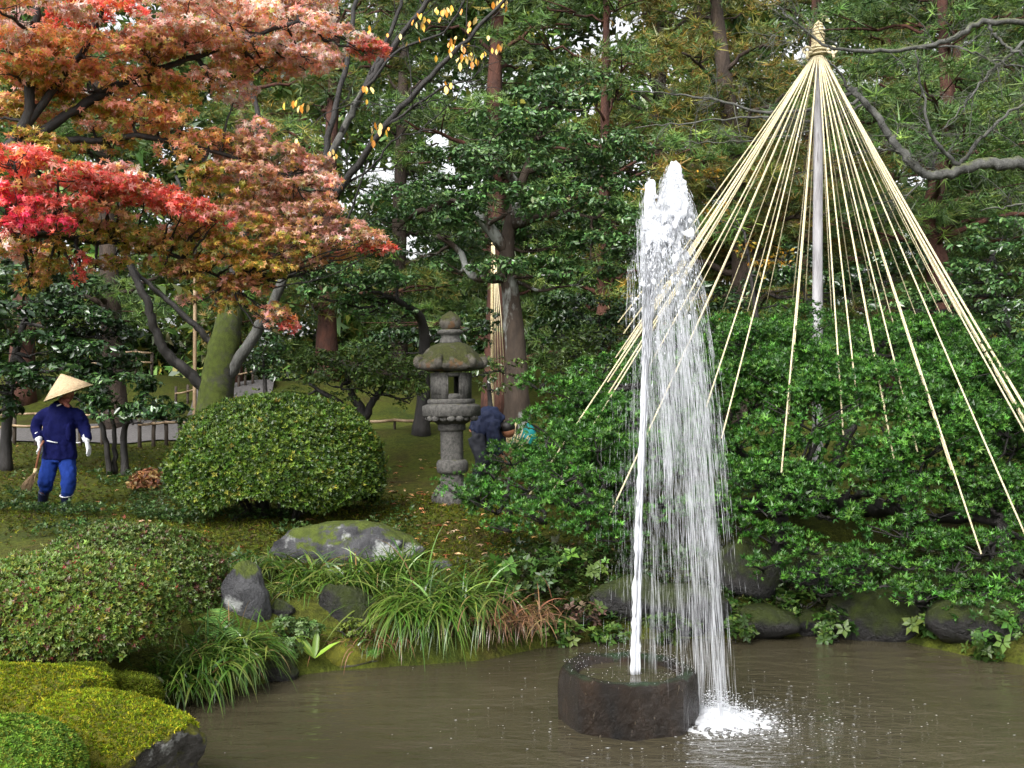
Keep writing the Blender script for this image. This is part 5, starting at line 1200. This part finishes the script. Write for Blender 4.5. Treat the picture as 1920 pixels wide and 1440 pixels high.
# trousers
t = MB(); seg(t, [Q(110, 838), Q(110, 850), Q(110, 862)], [.18, .18, .16], [.13, .14, .13])
seg(t, [Q(98, 850), Q(92, 872, -.03), Q(86, 893, -.06), Q(86, 905, -.02), Q(86, 914, .04)], [.105, .098, .09, .084, .065], [.11, .10, .09, .085, .07])
seg(t, [Q(124, 850), Q(127, 872, -.03), Q(129, 893, -.06), Q(127, 912, -.04), Q(124, 925, -.01)], [.105, .098, .086, .084, .062], [.11, .10, .09, .088, .066])
for (c0, c1) in ((92, 872), (127, 872), (128, 905), (86, 900)): t.add(*ell(Q(c0, c1, -.08), (.045, .04, .04), 2))
remeshed(t, 'trousers', M['trousers'], per, .014, 3, .016)
for h, k_, a, t_ in legs.values():
    s = MB(); top = a + (k_ - a) * (.42 if t_[1] > 12.95 else .33)
    seg(s, [top, (top + a) / 2, a + (0, 0, -.02)], [.066, .062, .055]); seg(s, [a + (0, .03, -.03), (a + t_) / 2 + (0, 0, -.02), t_ + (0, 0, .01)], [.05, .052, .038], [.05, .05, .04])
    bo = remeshed(s, 'boot', M['boot'], per, .01, 2)
    if t_[1] < 12.95:
        u = unit(top - a); a_ = np.linspace(0, 2 * np.pi, 20); e1 = np.array((1, 0, 0)); e2 = np.cross(u, e1)
        MB().add(*tube(top[None] + .070 * (np.cos(a_)[:, None] * e1 + np.sin(a_)[:, None] * e2), .009, 6)).build('boot_band', M['white'], bo, smooth=True)
# jacket
j = MB(); seg(j, [Q(118, 751, -.02), Q(115, 763), Q(112, 785), Q(112, 815), Q(112, 840), Q(112, 857)], [.085, .155, .19, .19, .20, .215], [.085, .115, .13, .135, .14, .15])
for nm in ('r', 'l'):
    sh, el, wr = arms[nm]; cuff = wr + (el - wr) * .1
    seg(j, [Q(114, 768), sh + (0, 0, -.02), el, cuff], [.07, .076, .07, .056], [.08, .08, .07, .056])
for (x_, y_, r_) in ((95, 800, .03), (130, 805, .03), (112, 845, .04)): j.add(*ell(Q(x_, y_, -.12), (.03, .03, .13), 2))
jk = remeshed(j, 'jacket', M['jacket'], per, .014, 4, .016)
for (x0_, y0_, x1_, y1_) in ((88, 822, 108, 826), (143, 826, 151, 825)):
    MB().add(*tube(np.array([Q(x0_, y0_, -.155), Q((x0_ + x1_) / 2, (y0_ + y1_) / 2 + .5, -.165), Q(x1_, y1_, -.155)]), .007, 5)).build('pocket_trim', M['white'], jk, smooth=True)
MB().add(*tube(np.array([Q(107, 757, -.11), Q(112, 755, -.12), Q(118, 752, -.11)]), .008, 5)).build('collar_trim', M['white'], jk, smooth=True)
for nm, d_ in (('r', Q(76, 836, -.15)), ('l', Q(166, 838, -.08))):
    gl = MB(); wr = arms[nm][2]; el = arms[nm][1]
    seg(gl, [wr + (el - wr) * .42, wr + (el - wr) * .15, wr], [.056, .046, .036]); hand(gl, wr, d_ - wr, (0, -1, 0), 1.2, .9 if nm == 'r' else .35)
    remeshed(gl, 'glove', M['glove'], per, .007, 2)
sc_ = MB(); sc_.add(*ell(hd + (-.01, .015, -.01), (.09, .09, .115))); seg(sc_, [hd + (-.05, -.05, -.09), hd + (.0, -.09, -.12), hd + (.06, -.06, -.09)], [.03, .035, .03])
seg(sc_, [hd + (.02, -.1, -.11), hd + (.05, -.12, -.15), hd + (.09, -.13, -.18)], [.025, .03, .015])
remeshed(sc_, 'headscarf', M['scarf'], per, .008, 2)
MB().add(*ell(hd + (-.045, -.075, -.035), (.035, .03, .03), 2)).build('cheek_cloth', M['white'], per, smooth=True)
# hat (on the head: moves with the wearer)
ax = unit(np.array((-.33, -.10, .94))); hc = Q(128.5, 731.5, -.05); e1 = unit(np.cross(ax, (0, 1, 0))); e2 = np.cross(ax, e1); hm = MB(); k = 40
an = np.arange(k) / k * 2 * np.pi; prof = [(.008, .235), (.10, .160), (.20, .075), (.288, -.004), (.282, -.012), (.19, .062), (.09, .145), (.006, .215)]
V = np.concatenate([hc + ax * z_ + (np.cos(an)[:, None] * e1 + np.sin(an)[:, None] * e2) * r_ * (1 + .012 * np.sin(3 * an)[:, None]) for r_, z_ in prof])
i = np.arange(len(prof) - 1)[:, None] * k; jj = np.arange(k)[None]; j2 = (jj + 1) % k
hm.add(V, np.stack([i + jj, i + j2, i + k + j2, i + k + jj], -1).reshape(-1, 4)); hat = hm.build('hat', M['hat'], per, smooth=True)
ring = hc + ax * -.008 + (np.cos(np.append(an, 0))[:, None] * e1 + np.sin(np.append(an, 0))[:, None] * e2) * .287
MB().add(*tube(ring, .006, 6)).build('hat_rim', M['straw'], hat, smooth=True)
# broom
hb = Q(76, 833, -.17); br = empty('broom', Q(45, 912, -.2), 'short twig broom held low in the left-hand white glove', 'broom')
e0 = Q(82, 822, -.15); e1_ = Q(66, 880, -.24); MB().add(*tube(np.array([e0, hb + (0, .0, 0), e1_]), .013, 8)).build('handle', M['red_wood'], br, smooth=True)
MB().add(*tube(np.array([Q(67, 874, -.235), Q(65.5, 884, -.245)]), .022, 8)).build('binding', M['straw'], br, smooth=True)
tw = MB()
for _ in range(110):
    s = Q(65.5, 882, -.245) + rng.normal(size=3) * .008; f = rng.uniform(0, 1); e = Q(38 + 20 * f + rng.normal() * 2, 910 + 6 * f + rng.normal() * 2.5, -.27 + rng.normal() * .05)
    tw.add(*tube(np.array([s, (s + e) / 2 + rng.normal(size=3) * .008, e]), [.004, .003, .0012], 4))
tag(tw.build('bristles', M['broom'], br), kind='stuff')

# second worker bending behind the lantern
def W(px, py, dd=0.0): return P(px, py, 13.7 + dd)
g2 = gz(P(890, 870, 13.7)[0], 13.7); wz = g2 - P(890, 872, 13.7)[2]
def W(px, py, dd=0.0): return P(px, py, 13.7 + dd) + (0, 0, wz)
wk = empty('person', (P(890, 870, 13.7)[0], 13.7, g2), 'person in slate blue jacket and black trousers bending over behind the lantern', 'person', 'gardeners at work')
hip, chest, neck, hd2 = W(896, 768 - wz * 0, 0), W(922, 740), W(940, 745), W(953, 757, -.05)
b = MB(); seg(b, [hip, (hip + chest) / 2 + (0, 0, .05), chest, neck], [.14, .13, .15, .06], [.14, .14, .15, .06], ref=(0, 1, 0))
b.add(*ell(hd2, (.09, .08, .10))); b.add(*ell(hd2 + (.06, -.05, -.03), (.02, .02, .02), 2))
lg = [(hip + (-.02, -.09, 0), W(905, 815, -.15), W(888, 858, -.08), W(893, 870, -.2)), (hip + (.02, .1, 0), W(918, 818, .05), W(915, 862, .15), W(922, 872, .02))]
am = [(chest + (.02, -.18, -.02), W(926, 782, -.25), W(938, 802, -.22)), (chest + (.02, .18, -.02), W(940, 785, .1), W(948, 800, 0))]
for h, k_, a, t in lg: seg(b, [h, k_, a], [.085, .06, .04]); seg(b, [a, t], [.04, .03], n=5)
for s, e, w_ in am: seg(b, [s, e, w_], [.05, .042, .028]); hand(b, w_, w_ - e, (0, 1, 0), 1., .6)
remeshed(b, 'body', M['skin'], wk, .016, 2)
t = MB(); seg(t, [hip + (-.06, 0, -.02), hip, (hip * .7 + chest * .3)], [.14, .17, .15], [.14, .17, .15], ref=(0, 1, 0))
for h, k_, a, _ in lg: seg(t, [h, k_, a * .8 + k_ * .2], [.12, .1, .075])
remeshed(t, 'trousers', M['charcoal'], wk, .018, 2, .02)
for h, k_, a, t_ in lg:
    s = MB(); seg(s, [a + (k_ - a) * .4, a, ], [.07, .06], n=6); seg(s, [a + (-.03, 0, -.02), t_], [.055, .045], n=6); remeshed(s, 'boot', M['charcoal'], wk, .018, 2, .02)
j = MB(); seg(j, [hip + (.02, 0, .03), (hip + chest) / 2 + (0, 0, .07), chest + (0, 0, .02), neck], [.17, .18, .2, .1], [.16, .17, .17, .09], ref=(0, 1, 0))
for s, e, w_ in am: seg(j, [s + (0, 0, .02), e, w_ * .85 + e * .15], [.09, .08, .06])
remeshed(j, 'jacket', M['slate_jacket'], wk, .018, 2, .025)
hh = MB(); hh.add(*ell(hd2 + (-.01, 0, .035), (.1, .09, .09))); remeshed(hh, 'hair', M['hair'], wk, .012, 2)
# straw bundle and teal sacks by the trunk
sb = MB(); c0 = on_ground(938, 14.3)
for _ in range(160):
    p = np.array((c0[0], c0[1], c0[2] + .05)) + rng.normal(size=3) * (.07, .06, .04); d_ = unit(np.array((.25, 0, 1)) + rng.normal(size=3) * .16)
    sb.add(*tube(np.array([p, p + d_ * rng.uniform(.35, .75)]), .006, 3))
tag(sb.build('straw_bundle', M['straw'], None), 'bundle of pale straw beside the bending worker', 'straw')
def sack(label, px, D_, r, seed):
    V, Fa = ICO[3]; V = V.copy(); h = np.array([noise.fractal(Vector(v) * 1.8 + Vector((seed, 0, 0)), .8, 2., 4) for v in V]); V = V * (1 + .16 * h)[:, None]; V[:, :2] *= (1 - .45 * np.clip(V[:, 2], 0, 1) ** 2)[:, None]
    V[:, 2] = np.maximum(V[:, 2], -.75); c = on_ground(px, D_); tag(MB().add(V * r + c + (0, 0, r[2] * .75), Fa).build('cloth_sack', M['teal'], smooth=True), label, 'sack', 'teal sacks by the trunk')
sack('teal cloth sack left of the lichen-patched trunk', 945, 14.9, np.array((.16, .14, .3)), 3)
sack('teal cloth sack right of the lichen-patched trunk', 992, 15.0, np.array((.13, .13, .26)), 9)

# ------------------------------------------------------------------ fountain
DB = 7.12
bc = np.array(((1178 - 960) / F * DB, DB, 0)); RB, HB = .445, .335
k = 96; an = np.arange(k) / k * 2 * np.pi
oct_ = 1 / np.maximum.reduce([np.cos(an - q) for q in (np.arange(8) / 8 * 2 * np.pi + .35)]) ; oct_ = .1 + .9 * oct_ / oct_.mean()
prof = [(1.0, -.3), (1.0, 0), (1.005, .1), (1.0, .2), (.995, HB - .06), (.985, HB - .02), (.955, HB), (.86, HB + .004), (.78, HB - .006), (.74, HB - .03), (.70, HB - .10), (.55, HB - .16), (0.02, HB - .17)]
V = []
for r_, z_ in prof:
    w_ = np.array([noise.fractal(Vector((math.cos(a) * 2.3, math.sin(a) * 2.3, z_ * 5)), .8, 2.1, 5) for a in an])
    rad_ = RB * r_ * (oct_ if r_ > .9 else 1 + (oct_ - 1) * .4) * (1 + .022 * w_)
    V.append(np.stack([bc[0] + rad_ * np.cos(an), bc[1] + rad_ * np.sin(an), z_ + w_ * (.014 if z_ > HB - .07 and r_ > .6 else 0)], 1))
V = np.concatenate(V); i = np.arange(len(prof) - 1)[:, None] * k; jj = np.arange(k)[None]; j2 = (jj + 1) % k
root = empty('stone_basin', bc, 'dark wet round stone basin standing in the pond under the jet', 'basin')
MB().add(V, [np.stack([i + jj, i + j2, i + k + j2, i + k + jj], -1).reshape(-1, 4)]).build('bowl', M['basin'], root, smooth=True)
rr = np.linspace(0.01, .735 * RB, 8); Vw = np.concatenate([np.stack([bc[0] + r_ * np.cos(an), bc[1] + r_ * np.sin(an), np.full(k, HB - .045)], 1) for r_ in rr]); i = np.arange(7)[:, None] * k
MB().add(Vw, np.stack([i + jj, i + j2, i + k + j2, i + k + jj], -1).reshape(-1, 4)).build('basin_water', M['water'], root, smooth=True)

G_ = 9.81; noz = np.array((P(1186, 1275, DB)[0], DB, HB - .05))
jet = empty('fountain_jet', noz, 'tall white fountain jet rising from the basin and falling back', 'fountain water')
def streaks(mb, pos, vel, r, dt, k=3):
    """stretched drops of falling water, lying along their own path"""
    n = len(pos); h = dt[:, None] * .5; acc = np.array((0, 0, -G_))
    a = pos - vel * h + .5 * acc * h * h; c = pos + vel * h + .5 * acc * h * h
    d = unit(c - a); s = unit(np.cross(d, rng.normal(size=(n, 3)))); t = np.cross(d, s); m_ = a * .35 + c * .65
    V = [a]
    for f in range(k):
        q = 2 * np.pi * f / k; V.append(m_ + (s * math.cos(q) + t * math.sin(q)) * r[:, None])
    V.append(c); V = np.stack(V, 1); T = [(0, 1 + (f + 1) % k, 1 + f) for f in range(k)] + [(k + 1, 1 + f, 1 + (f + 1) % k) for f in range(k)]
    T = np.array(T); mb.add(V.reshape(-1, 3), (T[None] + (np.arange(n) * (k + 2))[:, None, None]).reshape(-1, 3))
def fly(n, v0, sv, vx, sx, vy, sy, t0, t1, zend=.02, start=noz, cone=55.):
    a_, b_ = rng.normal(size=n) * sx, rng.normal(size=n) * sy
    vz = v0 - np.abs(rng.normal(size=n)) * sv - np.minimum(1.2, cone * (a_ * a_ + b_ * b_)); v = np.stack([a_ + vx, b_ + vy, vz], 1)
    T = (vz + np.sqrt(vz ** 2 + 2 * G_ * (start[2] - zend))) / G_; t = rng.uniform(t0, t1, n) * T
    pos = start + v * t[:, None] + .5 * np.array((0, 0, -G_)) * (t ** 2)[:, None]; vel = v + np.array((0, 0, -G_)) * t[:, None]
    return pos, vel
V0 = math.sqrt(2 * G_ * (P(1265, 305, DB)[2] - noz[2]))
rise = MB()
for (v0, vx, r0, st) in ((V0, .30, .017, noz), (V0 * .99, .335, .007, noz + (.02, .01, 0)), (V0 * .985, .09, .007, noz + (.045, 0, 0)), (V0 * .97, .22, .006, noz + (.03, -.01, 0))):
    t = np.linspace(0, .36, 60); q = st + np.stack([vx * .8 * t, .01 * np.sin(t * 20), v0 * t - .5 * G_ * t * t], 1)
    rise.add(*tube(q, r0 * np.linspace(1, .55, 60) * (1 + .25 * rng.normal(size=60)).clip(.4, 1.6), 7, .12))
p, v = fly(1700, V0, .10, .27, .04, 0, .03, .02, .34); streaks(rise, p, v, rng.uniform(.0008, .0024, len(p)), rng.uniform(.02, .07, len(p)))
p, v = fly(600, V0 * .98, .12, .10, .03, 0, .03, .02, .34, start=noz + (.045, 0, 0)); streaks(rise, p, v, rng.uniform(.0008, .002, len(p)), rng.uniform(.02, .05, len(p)))
tag(rise.build('rising_stream', M['foam'], jet, smooth=True), kind='stuff')
fall = MB()
def strands(K, n, v0, sv, vx, sx, sy, t0, t1, r, start=noz, jit=.012, cone=30.):
    """drops gathered into separate falling strands, with gaps between them"""
    a_, b_ = rng.normal(size=K) * sx, rng.normal(size=K) * sy
    vz = v0 - np.abs(rng.normal(size=K)) * sv - np.minimum(1., cone * (a_ ** 2 + b_ ** 2)); w_ = rng.exponential(1, K); i = rng.choice(K, n, p=w_ / w_.sum())
    v = np.stack([a_[i] + vx, b_[i], vz[i]], 1) + rng.normal(size=(n, 3)) * (jit, jit, jit * 3)
    T = (v[:, 2] + np.sqrt(v[:, 2] ** 2 + 2 * G_ * start[2])) / G_; t = rng.uniform(t0, t1, n) * T
    p = start + v * t[:, None] + .5 * np.array((0, 0, -G_)) * (t ** 2)[:, None]; u = v + np.array((0, 0, -G_)) * t[:, None]
    keep = ~((np.hypot(p[:, 0] - bc[0], p[:, 1] - bc[1]) < RB) & (p[:, 2] < HB)); p, u = p[keep], u[keep]
    streaks(fall, p, u, rng.uniform(.35, 1., len(p)) * r, rng.uniform(.01, .08, len(p)))
strands(70, 6400, V0, .22, .315, .075, .07, .30, .62, .0025, cone=20.)
strands(28, 2400, V0 * .985, .22, .07, .055, .05, .30, .66, .0021, noz + (.045, 0, 0))
strands(34, 2300, V0 * .98, .4, .28, .09, .10, .52, .80, .0019)
strands(26, 1100, V0 * .98, .45, .27, .09, .10, .70, 1., .0016)
strands(14, 1150, V0 * .97, .5, .37, .045, .06, .55, 1., .0019)
strands(12, 300, V0 * .97, .4, .09, .05, .06, .46, 1., .0013)
strands(24, 1200, V0 * .985, .5, .27, .11, .12, .46, .9, .0015, cone=14.)
p, v = fly(1500, V0 * .97, .6, .18, .15, 0, .16, .42, 1.); keep = ~((np.hypot(p[:, 0] - bc[0], p[:, 1] - bc[1]) < RB) & (p[:, 2] < HB)); p, v = p[keep], v[keep]
streaks(fall, p, v, rng.uniform(.0004, .0009, len(p)), rng.uniform(.01, .05, len(p)))
p, v = fly(5200, V0 * .97, .7, .24, .16, 0, .16, .36, .9)                      # fine mist
streaks(fall, p, v, rng.uniform(.0003, .0006, len(p)), rng.uniform(.004, .02, len(p)))
tag(fall.build('falling_spray', M['spray'], jet, smooth=True), kind='stuff')
crest = MB(); V1, F1 = ICO[1]
V8, F8 = np.array([(1, 0, 0), (-1, 0, 0), (0, 1, 0), (0, -1, 0), (0, 0, 1), (0, 0, -1.)]), np.array([(0, 2, 4), (2, 1, 4), (1, 3, 4), (3, 0, 4), (2, 0, 5), (1, 2, 5), (3, 1, 5), (0, 3, 5)])
def blobs(mb, pos, r, VF=(V8, F8), sq=None):
    n = len(pos); s = np.asarray(r)[:, None, None] * (np.ones((n, 1, 3)) if sq is None else sq[:, None, :]); V = pos[:, None] + VF[0][None] * s * (1 + .18 * rng.normal(size=(n, len(VF[0]), 1)) * .6)
    mb.add(V.reshape(-1, 3), (VF[1][None] + (np.arange(n) * len(VF[0]))[:, None, None]).reshape(-1, 3))
core = MB()
for (f0, vx, sx, n, st, cn, r0, r1) in ((1., .335, .020, 200, noz, 90, .007, .020), (.985, .335, .045, 420, noz, 18, .008, .022), (.985, .09, .015, 170, noz + (.045, 0, 0), 60, .008, .018), (.965, .10, .035, 150, noz + (.045, 0, 0), 30, .007, .016), (.945, .25, .075, 260, noz, 10, .007, .015)):
    p, v = fly(n, V0 * f0, .16, vx, sx, 0, sx, .42, .56, start=st, cone=cn); blobs(core, p, rng.uniform(r0, r1, n), (V1, F1), np.stack([np.ones(n), np.ones(n), rng.uniform(1, 2.8, n)], 1))
tag(remeshed(core, 'crest', M['foam'], jet, .009, 1, .012), kind='stuff')
for (f0, vx, sx, n, st, cn) in ((1., .335, .03, 900, noz, 50), (.99, .335, .06, 1800, noz, 18), (.985, .09, .03, 700, noz + (.045, 0, 0), 60), (.955, .25, .1, 1600, noz, 10)):
    p, v = fly(n, V0 * f0, .2, vx, sx, 0, sx, .40, .60, start=st, cone=cn); blobs(crest, p, rng.uniform(.001, .0042, n), (V8, F8), np.stack([np.ones(n), np.ones(n), rng.uniform(1, 6, n)], 1))
tag(crest.build('crest_drops', M['foam'], jet, smooth=True), kind='stuff')

sp = MB(); c = P(1348, 1352, 7.08); c[2] = 0
fm = MB(); n = 1500; a = rng.uniform(0, 6.28, n); r_ = np.abs(rng.normal(size=n)); rad_ = .01 + .115 * r_
foam_root = empty('splash_foam', c, 'white foam where the jet drops back beside the basin', 'foam'); foam_root['kind'] = 'stuff'
blobs(fm, np.stack([c[0] + np.cos(a) * rad_ * 1.3, c[1] + np.sin(a) * rad_ * 1.15, rng.random(n) ** 2 * .085 * np.exp(-r_ ** 2)], 1), rng.uniform(.007, .02, n), (V1, F1), np.stack([np.ones(n) * 1.3, np.ones(n) * 1.2, np.ones(n) * .7], 1))
remeshed(fm, 'foam_mound', M['foam'], foam_root, .0085, 1, .006)
n = 2600; a = rng.uniform(0, 6.28, n); r_ = np.abs(rng.normal(size=n)); rad_ = .02 + .15 * r_
p = np.stack([c[0] + np.cos(a) * rad_ * 1.25, c[1] + np.sin(a) * rad_ * 1.1, .005 + rng.random(n) ** 2 * .20 * np.exp(-r_ ** 2)], 1); keep = np.hypot(p[:, 0] - bc[0], p[:, 1] - bc[1]) > RB * 1.03; p = p[keep]
blobs(sp, p, rng.uniform(.001, .0045, len(p)))
n = 1500; a = rng.uniform(0, 6.28, n); rad_ = .15 + rng.exponential(.34, n)
p = np.stack([c[0] + .05 + np.cos(a) * rad_ * 1.1, c[1] + np.sin(a) * rad_, np.full(n, .002)], 1); keep = np.hypot(p[:, 0] - bc[0], p[:, 1] - bc[1]) > RB * 1.03
p = p[keep]; n = len(p); blobs(sp, p, rng.uniform(.0015, .006, n), sq=np.stack([rng.uniform(.8, 2.8, n), np.ones(n), np.ones(n) * .16], 1))
tag(sp.build('splash_drops', M['foam'], foam_root, smooth=True), kind='stuff')
dr = MB()
n = 700; a = rng.uniform(0, 6.28, n); rad_ = RB * rng.uniform(.62, 1.0, n); w_ = rng.random(n) < (.35 + .5 * (np.cos(a - .5) > 0)); a, rad_ = a[w_], rad_[w_]; n = len(a)
blobs(dr, np.stack([bc[0] + np.cos(a) * rad_, bc[1] + np.sin(a) * rad_, HB + rng.exponential(.03, n)], 1), rng.uniform(.0008, .0024, n))
n = 300; p = np.stack([rng.uniform(-2, 4.2, n), rng.uniform(6.2, 9.2, n), np.full(n, .002)], 1); k_ = shore_dist(p[:, 0], p[:, 1]) < -.05; p = p[k_]
w_ = np.exp(-np.hypot(p[:, 0] - .9, p[:, 1] - 7) / 1.2) > rng.random(len(p)) * .7; p = p[w_]; n = len(p); p = p[np.hypot(p[:, 0] - bc[0], p[:, 1] - bc[1]) > RB * 1.03]; n = len(p)
blobs(dr, p, rng.uniform(.001, .0035, n), sq=np.stack([rng.uniform(.8, 2.4, n), np.ones(n), np.ones(n) * .16], 1))
tag(dr.build('water_drops', M['foam'], None, smooth=True), 'scattered drops and bubbles on the pond round the basin', 'water drops', kind='stuff')
